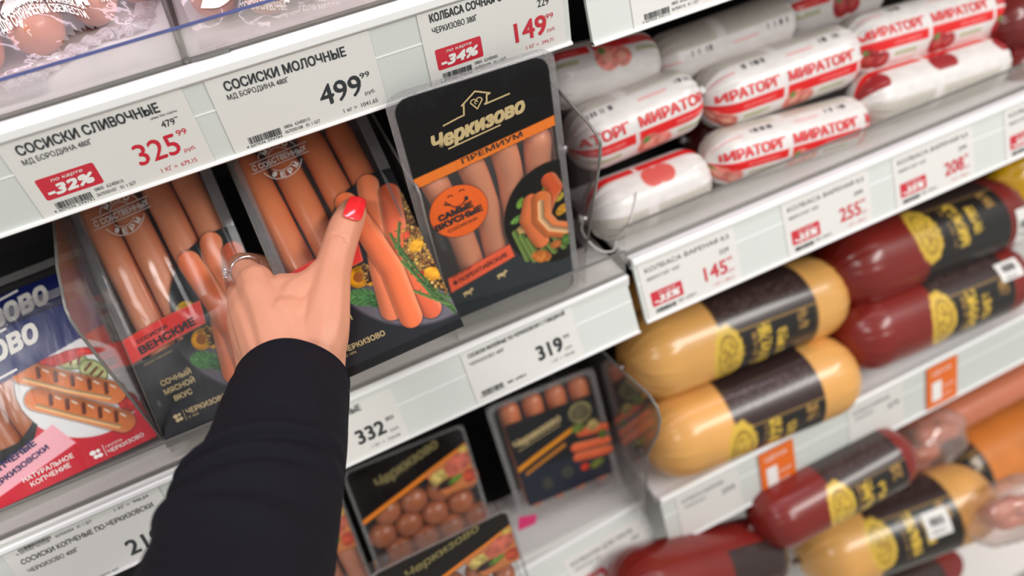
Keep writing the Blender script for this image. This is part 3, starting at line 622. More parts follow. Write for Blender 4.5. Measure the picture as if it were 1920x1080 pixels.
k.build('gold_logo', m_gold, r, .5, fn, cut=20)
k = Ink(); k.text('ПРЕМИУМ', 50, 186.6, 5, 56, .012, 7.8)
k.text('САМЫЕ', 19, 137.5, 6, 32, .05, 8); k.text('ВКУСНЫЕ', 14, 128.6, 6, 45, .05, 8); k.text('СОСИСКИ', 24, 122.8, 3.2, 28, .01, 8)
k.ring(38, 155, 8, .9, 200, 345, 16); k.ring(33, 158, 2.4, .8, 20, 160, 8); k.ring(44, 160, 2.4, .8, 20, 160, 8); k.line([(30, 151), (26, 154)], .8); k.line([(30.5, 152.5), (26.5, 152)], .8); k.line([(30, 151), (27.5, 156)], .8); k.disc(46.4, 152.4, 1.6, 10, 2.4)
k.text('СОСИСКИ', 17, 70.5, 3, 20, 0, 13); k.text('ФЛОРЕНТИЙСКИЕ', 17, 61.5, 5.2, 58, .01, 13.5)
k.build('black_lettering', m_ink, r, .6, fn, cut=20)

# blue packs with grilled sausages
BP = scaled_about_cam([-0.733, -0.03, 0.05, -0.1947, -0.02, -0.2368], 1.02)
def blue_art():
    W, H = 165, 143; a = Art(W, H, .75)
    ins = a.m(a.poly(rounded_rect(1, -6, W-1.5, H-5, 10)))
    top = a.Y-(85+.14*a.X)
    a.put(ins*a.m(top), (196, 30, 48))
    a.put(ins*a.m(a.ell(124, 66, 50, 42, -38))*a.m(top), (222, 222, 224))
    a.put(a.m(a.poly([(30, 88), (84, 92), (90, 60), (76, 40), (30, 24)])), (0, 0, 0)); win = a.m(a.poly([(-2, 30), (40, 44), (66, 44), (98, 66), (84, 96), (-2, 84)])); a.A *= (1-win)
    a.put(a.m(a.ell(124, 66, 49, 41, -38))*a.m(top)*a.m(-(a.X-78)), (222, 222, 224))
    def zuc(cx, cy, rx, ry, rot, s):
        a.put(a.m(a.ell(cx, cy, rx, ry, rot)), (74, 96, 44)); a.blob(cx, cy, rx-1.2, ry-1.2, rot, (198, 204, 142), s, .25)
        for t in (-.45, 0, .45):
            c, sn = math.cos(math.radians(rot)), math.sin(math.radians(rot)); x, y = cx+rx*t*c, cy+rx*t*sn; a.strand([(x-3*sn*-1, y-3*c), (x+4*sn*-1, y+4*c)], 1.1, (120, 66, 36))
    zuc(128, 90, 13, 8, -30, 3); zuc(140, 74, 13, 9, -62, 4)
    a.blob(118, 95, 26, 5, -6, (208, 34, 34), 5); a.blob(140, 93, 16, 3.5, -20, (222, 44, 40), 6)
    a.blob(154, 38, 8, 10, 20, (198, 40, 40), 7, .5)
    for P, s in (([(92, 96), (118, 74), (147, 50)], 11), ([(92, 71), (118, 48), (144, 24)], 13)):
        a.wurst(P, 9.6, (206, 112, 56), s, side=-1)
        d = np.array(P[-1], float)-np.array(P[0], float); L = np.linalg.norm(d); d /= L; n = np.array([-d[1], d[0]])
        a.strand([tuple(np.array(P[0])-n*5.2+d*2), tuple(np.array(P[1])-n*6), tuple(np.array(P[2])-n*5-d*2)], 1.7, (232, 184, 128))
        for t in (.14, .33, .52, .71, .9):
            c = np.array(P[0])+d*L*t; a.strand([tuple(c+n*5.5-d*1.5), tuple(c-n*1.0+d*1.5)], 1.7, (112, 48, 26))
            a.strand([tuple(c+n*6+d*3), tuple(c+n*5+d*7)], .8, (246, 226, 210))
    d = a.poly([(30, 8), (104, 24), (94, 46.5), (30, 28)]); a.put(a.m(d)*ins, (238, 170, 182))
    a.put(ins*a.m(-top), (13, 28, 98))
    a.A *= ins
    return a
ART_B = blue_art()
def blue_pack(pz, sc, label, seed, front=True):
    r = root('sausage_pack', pose(pz, sc), label, 'sausage pack', 'blue and red packs of smoked sausages'); fn = pack_fn(.4, seed)
    ART_B.build('printed_front_film', p_pack, r, fn); flange(r, 165, 152, 7, 11); tray(r, 165, 148, 22, 9)
    for i in range(4): sausage('smoked_sausage', [(18+i*24, 134, -13), (24+i*24, 90, -13), (34+i*24, 14, -13)], 12, m_smoke, r)
    k = Ink(); k.text('Черкизово', 2, 105.5, 20, 114, .03, 6, .35); k.line([(20, 96), (70, 99), (88, 101)], 2); k.line([(55, 131), (94, 136)], 2)
    k.text('НАТУРАЛЬНОЕ', 56, 11.5, 4, 42, .015, 3); k.text('КОПЧЕНИЕ', 60, 5.6, 4, 33, .015, 3)
    k.line([(121, 3), (121, 13)], .4); k.text('ГРУППА', 123, 9, 2, 14, .0, 2); k.text('ЧЕРКИЗОВО', 123, 4, 3.4, 31, .01, 2)
    k.disc(112, 10, 2.6, 14, 2); k.disc(116.4, 10, 1.6, 12); k.disc(113, 6, 1.8, 12); k.disc(116.5, 5.8, 2.2, 12, 1.8)
    k.build('white_lettering', m_whiteink, r, .45, fn, cut=20)
    k = Ink(); k.text('КОПЧЕНЫЕ', 34, 26, 5.6, 44, .04, 14); k.text('ПО-ЧЕРКИЗОВСКИ', 20, 13, 4.4, 66, .03, 14)
    k.build('navy_lettering', solid('navy_ink', (30, 34, 92), .4, .05, 200), r, .5, fn, cut=20)
    return r
blue_pack(BP, 1.02, 'front blue and red smoked sausage pack at the left frame edge', 21)
Rb = rod(BP[:3])@B0; BP2 = list(BP[:3])+list(np.array(BP[3:])+Rb@np.array([0.012, .033, -.031]))
blue_pack(BP2, 1.02, 'second blue pack just behind the front blue one, its top edge showing', 23)

# ------------------------------------------------------------------ vacuum bags lying on the top shelf
m_flap = film('milky_bag_flap', tint=(.9, .88, .9), haze=.45, rough=.2, bump=.9, bscale=400, gloss=1.2, hazec=(.86, .82, .86))
def vac_bag(label, outline, sausages, texts, seed, mat=m_pinkf, z0=.0556, seam=None):
    c = np.mean(outline, axis=0); r = root('vacuum_sausage_bag', Matrix.Translation((c[0], c[1], z0)), label, 'sausage pack')
    for (x, y0, y1, z, rad) in sausages: sausage('frankfurter', [((x[0]-c[0])*1000, (y0-c[1])*1000, z*1000), ((x[0]*.5+x[1]*.5-c[0])*1000, ((y0+y1)/2-c[1])*1000, z*1000+1), ((x[1]-c[0])*1000, (y1-c[1])*1000, z*1000)], rad*1000, mat, r)
    # film draped over the sausages: grid inside the outline
    nx, ny = 90, 90; V = []; x0, x1 = min(p[0] for p in outline), max(p[0] for p in outline); y0, y1 = min(p[1] for p in outline), max(p[1] for p in outline)
    X, Y = np.meshgrid(np.linspace(x0, x1, nx), np.linspace(y0, y1, ny)); H = np.zeros_like(X)+.0015
    for (x, ya, yb, z, rad) in sausages:
        t = np.clip((Y-ya)/(yb-ya), 0, 1); xc = x[0]+(x[1]-x[0])*t; yy = np.clip(Y, min(ya, yb)+rad, max(ya, yb)-rad); d = np.hypot(X-xc, Y-yy)
        H = np.maximum(H, np.where(d < rad*1.9, z+np.sqrt(np.clip(rad*rad-np.minimum(d, rad)**2, 0, None))-np.maximum(0, d-rad)*(z/(rad*.9)), 0)+.0012)
    kk = 6; Hp = np.pad(H, kk, mode='edge'); Hm = np.max([Hp[kk:kk+ny, kk+di:kk+di+nx] for di in range(-kk, kk+1)], axis=0)
    kk = 4; Hp = np.pad(Hm, kk, mode='edge'); Hb = sum(Hp[kk+dj:kk+dj+ny, kk+di:kk+di+nx] for dj in range(-kk, kk+1) for di in range(-kk, kk+1))/81.; H = np.maximum(H, Hb*.93)
    H += (noise2(X*1000, Y*1000, 7, seed)-.5)*.0020+(noise2(X*1000, Y*1000, 3, seed+1)-.5)*.0008; H = np.maximum(H, .0006)
    def ins(px, py):
        q = False; n = len(outline)
        for i in range(n):
            (a1, b1), (a2, b2) = outline[i], outline[(i+1) % n]
            if (b1 > py) != (b2 > py) and px < (a2-a1)*(py-b1)/(b2-b1)+a1: q = not q
        return q
    I = [[ins(X[j, i], Y[j, i]) for i in range(nx)] for j in range(ny)]
    V = [(X[j, i]-c[0], Y[j, i]-c[1], H[j, i]) for j in range(ny) for i in range(nx)]
    Fc = [(j*nx+i, j*nx+i+1, (j+1)*nx+i+1, (j+1)*nx+i) for j in range(ny-1) for i in range(nx-1) if I[j][i] and I[j][i+1] and I[j+1][i] and I[j+1][i+1]]
    bm = bmesh.new(); vs = [bm.verts.new(v) for v in V]
    for f in Fc: bm.faces.new([vs[i] for i in f])
    bmesh.ops.delete(bm, geom=[v for v in bm.verts if not v.link_faces], context='VERTS')
    bmobj('wrinkled_film', bm, m_film, r, True)
    kk = 2; Hp = np.pad(H, kk, mode='edge'); HS = sum(Hp[kk+dj:kk+dj+ny, kk+di:kk+di+nx] for dj in range(-kk, kk+1) for di in range(-kk, kk+1))/25.+.0012
    if seam:      # crimped milky seam along the outline, zigzag outer edge
        V = []; n = 0; S = catmull([tuple(p_)+(0,) for p_ in seam], 12)
        for q, p_ in enumerate(S):
            d = S[min(q+1, len(S)-1)]-S[max(q-1, 0)]; d /= np.linalg.norm(d)+1e-9; nn_ = np.array([-d[1], d[0], 0])
            for l in range(4): V.append(tuple(p_-np.array([c[0], c[1], 0])+nn_*(l*.004-(.0022 if q % 2 and l == 0 else 0))+np.array([0, 0, .0022+.0012*math.sin(q*1.3+l)+.0012*l])))
        mesh('crimped_seam', V, [(q*4+l, q*4+4+l, q*4+5+l, q*4+1+l) for q in range(len(S)-1) for l in range(3)], m_flap, r, True)
    def fn(px, py, z):
        fx = float(np.clip((px/1000+c[0]-x0)/(x1-x0)*(nx-1), 0, nx-1.001)); fy = float(np.clip((py/1000+c[1]-y0)/(y1-y0)*(ny-1), 0, ny-1.001)); i, j = int(fx), int(fy); fx -= i; fy -= j
        h = (HS[j, i]*(1-fx)+HS[j, i+1]*fx)*(1-fy)+(HS[j+1, i]*(1-fx)+HS[j+1, i+1]*fx)*fy; return (px/1000, py/1000, h+.0006+z/1000)
    k = Ink()
    def hit(px, py):      # where the line of sight first meets the film
        for z in np.linspace(.05, 0, 120):
            q = onZ(px, py, z0+z); i = int((q[0]-x0)/(x1-x0)*(nx-1)); j = int((q[1]-y0)/(y1-y0)*(ny-1))
            if 0 <= i < nx and 0 <= j < ny and HS[j, i] >= z: return q
        return onZ(px, py, z0)
    for t, pa, pb, cap, bold in texts:
        a, b = hit(*pa), hit(*pb); k.text(t, (a[0]-c[0])*1000, (a[1]-c[1])*1000, cap, math.hypot(b[0]-a[0], b[1]-a[1])*1000, bold, math.degrees(math.atan2(b[1]-a[1], b[0]-a[0])))
    k.build('white_lettering', m_whiteink, r, 0, fn, cut=4)
    return r

m_smoke2 = solid('brown_pink_sausage_skin', (190, 118, 88), .38, .14, 40, bump=.15, bscale=120, coat=.3)
def D(px, py, z=.0556): P = onZ(px, py, z); return (P[0], P[1])
O1 = [(-.10, .075), (-.03, .062), (.004, .050), (.024, .058), (.045, .082), (.070, .100), (.080, .098), (.105, .118), (.118, .30), (-.10, .32)]
c1 = np.mean(O1, axis=0)
vac_bag('vacuum bag of pink sausages with large white numerals, top left corner', O1,
        [((-.052, -.07), .086, .27, .019, .0185), ((-.012, -.026), .082, .27, .019, .0190), ((.030, .018), .092, .27, .019, .0190), ((.070, .060), .122, .27, .018, .0175), ((.101, .094), .15, .27, .015, .014)],
        [('2X4', (12, 30), (168, 8), 34, .05), ('2 СОСИСКИ В 4-Х УПАКОВКАХ', (6, 47), (166, 22), 6.5, .02), ('ДЛЯ СОХРАНЕНИЯ СВЕЖЕСТИ', (8, 64), (168, 36), 6.5, .02), ('ПАДО ЧИТ', (196, 12), (232, 5), 5, .01)], 31, seam=O1[2:9])
O2 = [(.132, .024), (.150, .018), (.200, .019), (.262, .021), (.300, .030), (.31, .26), (.13, .26)]; c2 = np.mean(O2, axis=0)
vac_bag('vacuum bag of browner sausages right of the top shelf divider', O2,
        [((.155, .148), .060, .20, .017, .0162), ((.190, .184), .040, .20, .017, .0168), ((.226, .220), .046, .20, .017, .0165), ((.262, .256), .052, .20, .016, .0160), ((.292, .29), .06, .2, .013, .0125)],
        [('2X4', (385, 14), (545, 2), 34, .05), ('СОСИСКИ СЛИВОЧНЫЕ', (455, 33), (540, 22), 4.6, .0), ('ДЛЯ МЕСТО', (570, 24), (640, 12), 4.2, .0)], 37, m_smoke2)
bm = bmesh.new()
C4 = [D(-60, 150), D(90, 128), D(93, 178), D(-60, 222)]
r = root('vacuum_sausage_bag', Matrix.Translation((C4[0][0], C4[0][1], .0566)), 'corner of a pale empty bag flap lying at the left edge of the top shelf', 'sausage pack')
m_flap = film('milky_bag_flap', tint=(.9, .88, .9), haze=.45, rough=.2, bump=.9, bscale=400, gloss=1.2, hazec=(.86, .82, .86))
P = [(x-C4[0][0], y-C4[0][1], .0) for x, y in C4]; nn = 14
V = []; Fc = []
for j in range(nn+1):
    for i in range(nn+1):
        u, v = i/nn, j/nn; p = [(1-v)*((1-u)*P[0][k]+u*P[1][k])+v*((1-u)*P[3][k]+u*P[2][k]) for k in range(3)]; V.append((p[0], p[1], .001+.0022*noise2(np.array(p[0]*1000+200.), np.array(p[1]*1000+200.), 9, 3)))
for j in range(nn):
    for i in range(nn):
        if (i, j) in ((nn-1, nn-1),): continue
        a = j*(nn+1)+i; Fc.append((a, a+1, a+nn+2, a+nn+1))
mesh('film_flap', V, Fc, m_flap, r, True)

# ------------------------------------------------------------------ sausages in casings
def casing_R(x, L, r, e):       # radius along the log, mm
    x = np.asarray(x, float); t = np.clip(np.minimum(x, L-x)/e, 0, 1); return r*np.maximum(.10, np.sqrt(np.clip(1-(1-t)**2.3, 0, 1)))
def log_fn(L, r, e, pleat=0., seed=1):
    def f(X, TH, z=0.):      # X mm, TH degrees (0 = towards the shopper, + = up)
        X = np.asarray(X, float); TH = np.asarray(TH, float); R = casing_R(X, L, r, e)
        k = np.clip(1-np.minimum(X, L-X)/(e*1.1), 0, 1); R = R*(1+pleat*k*np.sin(np.radians(TH)*17+seed)+pleat*.6*k*np.sin(np.radians(TH)*29+seed*2))+z
        a = np.radians(TH); P = np.stack([(X-L/2)/1000, -R*np.cos(a)/1000, R*np.sin(a)/1000], -1); return P if P.ndim > 1 else tuple(P)
    return f
class LogArt(Art):
    def __init__(s, L, n=120, mth=150):
        t = np.linspace(0, 1, n); x = L*(t-.07*np.sin(2*np.pi*t)*.9)
        s.X, s.Y = np.meshgrid(x, np.linspace(-180, 180, mth)); s.nx, s.ny = n, mth; s.step = 1.5; s.C = np.zeros(s.X.shape+(3,)); s.A = np.zeros(s.X.shape)
    def band(s, x0, x1, t0, t1, e=1.2, te=1.6): return np.clip((s.X-x0)/e, 0, 1)*np.clip((x1-s.X)/e, 0, 1)*np.clip((s.Y-t0)/te, 0, 1)*np.clip((t1-s.Y)/te, 0, 1)
    def shift(s, roll): s.Y = (s.Y-roll+180) % 360-180
def log_mw(A, B): # axis from A to B, local x along, -y toward the shopper
    A = np.array(A); B = np.array(B); d = (B-A)/np.linalg.norm(B-A); up = np.array([0, 0, 1.]); up = up-d*d.dot(up); up /= np.linalg.norm(up); y = np.cross(up, d)
    m = Matrix.Identity(4); c = (A+B)/2
    for i in range(3): m[i][0], m[i][1], m[i][2], m[i][3] = d[i], y[i], up[i], c[i]
    return m, float(np.linalg.norm(B-A)*1000)
def clip_and_tail(r, L, side, mat=m_steel, tail=m_white):
    s = side; x = s*(L/2)
    kn = tube('end_knot', [(( x-s*2)/1000, 0, 0), ((x+s*3)/1000, 0, 0), ((x+s*9)/1000, .001, .0015)], [.0042, .0030, .0050], tail, r, 10)
    box('metal_clip', ((x+s*3-1.6)/1000, -.0042, -.0036), ((x+s*3+1.6)/1000, .0042, .0036), mat, kn, .0008)
def wrapped(pxa, pxb, y, rad, label, roll=0, dark=False, seed=1, word=True, dz=(0, 0), twine=False, yb=None, phase=.44):
    A = onY(*pxa, y); B = onY(*pxb, y if yb is None else yb); mw, L = log_mw(A, B); rr = rad*1000; e = rr*.95
    r = root('white_casing_sausage', mw, label, 'sausage', 'white casing sausages on the middle right shelf'); fn = log_fn(L, rr, e, .025, seed)
    a = LogArt(L); a.shift(roll); a.put(np.ones_like(a.X), (231, 226, 224)); X, T = a.X, a.Y
    n = noise2(X, T, 9, seed); a.C *= (.97+.05*n)[..., None]
    red = (226, 32, 34); P = 100.; off = (phase*L+22-P*.05) % P
    for k in range(-2, 3):
        x0 = off+k*P-20
        a.put(a.band(x0, x0+P-3.5, -9, 11), red); a.put(a.band(x0+P*.42, x0+P*.86, -5.5, 5.5, 3, 4)*.45*(.4+.9*noise2(X*2, T, 3, seed)), (250, 210, 205))
        for (cx, cy, cr) in ((x0+12, -24, 14), (x0+28, -27, 11)):
            d = np.hypot((X-cx), (T-cy)*rr*math.pi/180)-cr; c = np.array((226, 128, 116) if not dark else (166, 46, 50))
            a.put(a.m(d), c[None, None, :]*(.8+.4*noise2(X, T, 4, seed+k+5))[..., None]); a.put(a.m(d+cr*.55), (240, 170, 150) if not dark else (190, 80, 76))
        d = np.hypot((X-x0-8), (T+10)*rr*math.pi/180)-4; a.put(a.m(d), (96, 140, 70))
        a.put(a.band(x0+P*.45, x0+P*.8, -26, -16), (184, 186, 150))
        # back panel: beige boxes, small print, barcode
        a.put(a.band(x0+4, x0+P-6, 78, 150), (206, 200, 190)); a.put(a.band(x0+8, x0+P-12, 84, 144)*(.3*noise2(X*3, T*.6, 3, seed)), (150, 148, 144))
        a.put(a.band(x0+P*.55, x0+P*.85, 62, 74)*(np.sin(X*2.1+np.sin(X*.7)*2) > 0)*.8, (60, 60, 66)); a.put(a.band(x0+P*.1, x0+P*.45, 58, 64, 2, 2)*.8, (236, 160, 160))
        for cx in (x0+10, x0+24):
            d = np.hypot((X-cx), (T+160)*rr*math.pi/180)-12; a.put(a.m(d), (220, 96, 90) if not dark else (160, 44, 48))
        a.put(a.band(x0, x0+P-3.5, -140, -120), red)
    a.Y = (a.Y+roll+180) % 360-180; a.Y[0, :] = -180; a.Y[-1, :] = 180
    yy = np.linspace(-180, 180, a.ny)[:, None]+np.zeros_like(a.Y)
    a.Y = yy
    a.build('printed_casing', p_wrap, r, lambda X_, Y_: fn(X_, Y_))
    if word:
        k = Ink()
        for i in range(-2, 3): k.text('МИРАТОРГ', off+i*P-22+P*.05, 17, 20/rr*57.3*.52*1.0, P*.88, .03)
        V = [v for v in k.V]
        bmk = Ink(); 
        # keep only letters on the log
        for f in k.F:
            xs = [k.V[i][0] for i in f]
            if min(xs) > 5 and max(xs) < L-5: bmk.F.append(f)
        bmk.V = k.V
        bmk.build('red_lettering', solid('casing_red_ink', (222, 62, 66), .4, .05, 300), r, .7, lambda x, t, z: fn(x, t+roll, z), cut=5)
    clip_and_tail(r, L, 1); clip_and_tail(r, L, -1)
    if twine:
        tw = []
        for t in np.linspace(0, 1, 24): tw.append(tuple(np.array(fn(L*.02+L*.30*t, -70+120*t, 1.6))))
        tube('white_twine', tw, .0009, m_whiteink, r, 6)
        tw = [(-L/2000-.004, 0, .0), (-L/2000-.012, -.012, -.006), (-L/2000-.004, -.026, -.022), (-L/2000+.012, -.030, -.030), (-L/2000+.02, -.026, -.022)]
        tube('twine_loop', catmull(tw, 6), .0009, m_whiteink, r, 6)
    return r
wrapped((1100, 408), (1322, 322), .033, .0335, 'white casing sausage lying lowest at the left, turned to its beige back', roll=-132, seed=2, word=True, twine=True)
wrapped((1320, 304), (1612, 222), .030, .0300, 'white casing sausage with red words in the lower row behind the guard', roll=6, seed=4)
wrapped((1600, 198), (1872, 112), .035, .0318, 'white casing sausage lowest at the right, beige side up with dark meat pictures', roll=-128, dark=True, seed=6, word=True)
wrapped((1062, 276), (1305, 176), .072, .0345, 'white casing sausage with bold red words on top of the lowest left one', roll=2, seed=1)
wrapped((1308, 196), (1597, 96), .078, .0362, 'large white casing sausage in the middle of the upper row', roll=4, seed=3)
wrapped((1572, 97), (1858, 18), .080, .0355, 'white casing sausage with dark meat pictures, upper row right', roll=20, dark=True, seed=5)
wrapped((1000, 162), (1228, 108), .125, .0330, 'white casing sausage at the back left, red band upward, under the rail', roll=72, seed=7, word=False)
wrapped((1215, 128), (1478, 32), .135, .0310, 'plain pale casing sausage in the back row behind the stacked ones', roll=-40, seed=8, word=False)
wrapped((1440, 40), (1640, -20), .17, .0335, 'white casing sausage with dark meat pictures far back under the rail', roll=40, dark=True, seed=9, word=False)
def red_log(pxa, pxb, y, rad, label, cat='sausage', mat=m_darkred, name='red_casing_sausage'):
    A = onY(*pxa, y); B = onY(*pxb, y); mw, L = log_mw(A, B); r = root(name, mw, label, cat); fn = log_fn(L, rad*1000, rad*900, .03, 3)
    a = LogArt(L, 60, 60); a.put(np.ones_like(a.X), (112, 32, 30)); a.build('casing', p_casing, r, lambda X_, Y_: fn(X_, Y_)); clip_and_tail(r, L, 1); clip_and_tail(r, L, -1); return r
red_log((1840, 60), (2080, -20), .06, .036, 'dark red casing sausage at the right frame edge, upper row')
red_log((1855, 150), (2090, 70), .03, .034, 'dark red casing sausage at the right frame edge, lower row')
red_log((1290, 262), (1420, 235), .10, .026, 'dark red sausage glimpsed between the stacked white casing sausages')

def bologna(pxa, pxb, ya, rad, label, color, lab=(.30, .74), roll=0, seed=1, yb=None, sticker=None, group=None):
    A = onY(*pxa, ya); B = onY(*pxb, ya if yb is None else yb); mw, L = log_mw(A, B); rr = rad*1000; e = rr*.98
    r = root('bologna_log', mw, label, 'sausage', group); fn = log_fn(L, rr, e, .012, seed); a = LogArt(L, 150, 160)
    a.put(np.ones_like(a.X), color); a.shift(roll); X, T = a.X, a.Y; S = T*rr*math.pi/180
    a.C *= (.96+.08*noise2(X, S, 30, seed))[..., None]
    x0, x1 = L*lab[0], L*lab[1]; blk = (30, 27, 26); brn = (52, 36, 34); gold = (214, 178, 66); gd = (150, 116, 62)
    curve = x0+10*np.cos(np.radians(T-20)*1.6)
    a.put(a.band(x0, x1, -70, 150), blk); a.put(a.band(x0, x1, 52, 150), brn)
    a.put(a.band(x0, x1, 48, 52)+a.band(x0, x1, -66, -62), gd); a.put(a.band(x1-4, x1-2.5, -66, 50)+a.band(x1-.8, x1+.6, -70, 150)*.6, gd)
    d = np.hypot((X-x0-6)*1.25, (S-rr*.35)*.62)-26; dd = d+.8*np.sin(np.arctan2(S-rr*.35, X-x0)*18)
    a.put(a.m(dd/1.3), gold); a.put(a.m(np.abs(d+9)-1.0), (120, 90, 30)); a.put(a.m(d+13)*(.55*(noise2(X*1.4, S*1.4, 4, seed) > .5)), (112, 78, 30))
    a.C = a.C
    for cx, wd, h0, h1, c in ((x0+(x1-x0)*.42, 9, -.55, .95, gold), (x0+(x1-x0)*.60, 7, -.35, .6, gold), (x0+(x1-x0)*.31, 3, -.5, .9, gd), (x0+(x1-x0)*.84, 9, .2, .95, gd)):
        m = a.band(cx-wd, cx+wd, (h0*50+12), (h1*40+12), 1, 2); g = (noise2(X*1.0+cx, S*1.6, 3.2, seed+3) > .42); a.put(m*g, c)
    a.put(a.band(x0+8, x1-8, 70, 100)*(.35*(noise2(X*1.5, S*1.5, 2.5, seed+5) > .6)), (130, 110, 106))
    a.Y = np.linspace(-180, 180, a.ny)[:, None]+np.zeros_like(a.Y)
    a.build('printed_casing', p_casing, r, lambda X_, Y_: fn(X_, Y_)); clip_and_tail(r, L, 1, tail=m_darkred); clip_and_tail(r, L, -1, tail=m_darkred)
    if sticker:
        sx, st, sw, sh = sticker; V = []; Fc = []; n = 8
        for j in range(n+1):
            for i in range(n+1): V.append(fn(sx*L+(i/n-.5)*sw, st+(j/n-.5)*sh/rr*57.3, .8))
        for j in range(n):
            for i in range(n): b = j*(n+1)+i; Fc.append((b, b+1, b+n+2, b+n+1))
        mesh('white_weight_sticker', V, Fc, m_paper, r, True)
        k = Ink(); barcode(k, sx*L-sw*.3, st-2, sx*L+sw*.3, st+9, seed); k.text('0,512', sx*L-sw*.3, st-12, 5, sw*.5); k.build('sticker_print', m_ink, r, 1.2, fn)
    return r
YL = (219, 163, 90); RD = (122, 31, 25)
bologna((1205, 838), (1592, 683), -.048, .0555, 'yellow bologna log with black and gold label, lower one of the stacked pair', YL, (.33, .74), -20, 1, yb=-.066)
bologna((1168, 686), (1566, 540), .0, .0545, 'yellow bologna log with black and gold label, upper one of the stacked pair', YL, (.33, .76), -8, 2)
bologna((1150, 600), (1460, 520), .085, .052, 'yellow bologna log half hidden in the back row behind the stacked pair', (222, 160, 80), (.3, .6), 40, 3)
bologna((1570, 642), (1900, 508), -.052, .052, 'red bologna log lower one, with gold emblem and blue mark', RD, (.38, .80), 6, 4, sticker=(.80, 60, 40, 26))
bologna((1545, 520), (1890, 392), .0, .056, 'red bologna log upper one, dark label turned up and white sticker', RD, (.36, .80), 38, 5, sticker=(.86, 20, 22, 50))
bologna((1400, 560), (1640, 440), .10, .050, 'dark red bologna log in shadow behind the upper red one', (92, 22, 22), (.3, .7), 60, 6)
bologna((1412, 990), (1697, 838), -.14, .0450, 'red bologna log on the lowest shelf just under the orange sign', RD, (.40, .85), 2, 7)
bologna((1498, 1052), (1850, 922), -.145, .060, 'yellow bologna log with white sticker on the lowest shelf', YL, (.30, .72), 30, 8, yb=-.19, sticker=(.60, 52, 40, 38))
bologna((1150, 1120), (1452, 1030), -.15, .052, 'red bologna log at the bottom edge, nearest the lower left rail', RD, (.55, .95), -70, 9)
bologna((1600, 1130), (1845, 1042), -.19, .045, 'red bologna log at the bottom edge under the yellow one', RD, (.1, .5), -20, 10)
bologna((1745, 905), (2060, 740), -.10, .070, 'large orange bologna log with brown end, right edge of the lowest shelf', (214, 128, 58), (-.1, .16), 30, 11)
# yellow bags and wrapped sausages at the right
m_bag = film('clear_bag_film', tint=(.98, .93, .92), haze=.18, rough=.12, bump=1.2, bscale=40, gloss=1.8, hazec=(.9, .72, .66))
def lumpy(name, label, cat, px, py, y, size, mat, seed, n=5, parts='bagged_sausage', film_mat=None):
    P = onY(px, py, y); r = root(name, Matrix.Translation(P), label, cat); R = random.Random(seed)
    for i in range(n):
        a = R.uniform(-.5, .5); x, z = R.uniform(-1, 1)*size*.55, R.uniform(-1, 1)*size*.55
        sausage(parts, [((x-size*.5)*1000, R.uniform(-8, 8), (z-a*size*.4)*1000), (x*1000, R.uniform(-12, 4), z*1000), ((x+size*.5)*1000, R.uniform(-8, 8), (z+a*size*.4)*1000)], size*260, mat, r)
    bm = bmesh.new(); bmesh.ops.create_icosphere(bm, subdivisions=4, radius=1)
    for v in bm.verts:
        d = v.co.copy(); k = 1+.22*(noise2(np.array(d.x*40+d.y*31+200), np.array(d.z*40+200.), 14, seed)-.5)+.10*(noise2(np.array(d.x*40+200.), np.array(d.z*40+d.y*30+200.), 5, seed+1)-.5)
        v.co = Vector((d.x*size*1.25*k, d.y*size*.7*k, d.z*size*1.05*k))
    bmobj('bag_film', bm, film_mat or m_bag, r, True)
    return r
m_yfilm = solid('yellow_bag_print', (206, 158, 10), .3, .35, 26, bump=.8, bscale=50, coat=.4)
lumpy('sausage_bag', 'yellow bag at the right frame edge, behind the red bologna logs', 'sausage bag', 1905, 345, .03, .055, m_smoke, 3, film_mat=m_yfilm)
lumpy('sausage_bag', 'yellow and pink bag at the right frame edge beside the red bologna logs', 'sausage bag', 1925, 520, -.0, .06, m_smoke, 4, film_mat=m_yfilm)
lumpy('sausage_bag', 'clear bag of pinkish sausages behind the red log on the lowest shelf', 'sausage bag', 1735, 835, -.09, .060, m_peach, 5)
lumpy('sausage_bag', 'clear bag of pinkish sausages at the lower right corner', 'sausage bag', 1890, 960, -.24, .055, m_peach, 6)
A = onY(1690, 815, -.06); B = onY(2000, 655, -.06); mw, L = log_mw(A, B)
r = root('long_sausage_pack', mw, 'long peach coloured wrapped pack running just under the lower right rail', 'sausage pack')
for i in range(2): sausage('wrapped_sausage', [(-L/2, i*30-10, -8), (0, i*30-8, -6), (L/2, i*30-10, -8)], 27, m_peach, r)

# ------------------------------------------------------------------ small packs on the lower left shelf
def tray_pack(mw, w, h, label, art, seed, depth=26, group=None, fl=6, rr=9):
    r = root('sausage_pack', mw, label, 'sausage pack', group); fn = pack_fn(.4, seed); art.build('printed_front_film', p_pack, r, fn); flange(r, w, h, fl, rr); tray(r, w, h, depth); return r, fn
PS = scaled_about_cam([-0.3165, -0.0075, -0.0843, .247, -.1027, -.4858], 1.17)
a = Art(120, 160, 1.0); d = a.poly([(13, 22), (112, 22), (112, 129), (13, 131)]); lm = a.m(d); a.put(lm, (30, 32, 36)); a.put(lm*a.m(a.Y-70+.1*a.X), (38, 44, 58))
a.put(lm*a.m(a.poly([(9, 68), (9, 74), (86, 101), (86, 95)])), (236, 150, 30)); a.put(lm*a.m(a.poly([(20, 62), (20, 66), (70, 84), (70, 79)])), (196, 124, 40))
a.blob(94, 113, 13, 13, 0, (170, 158, 104), 2, .3); a.put(a.m(a.ell(94, 113, 10, 10))*.6, (60, 58, 46)); a.blob(40, 108, 24, 4, 14, (150, 138, 92), 3, .8)
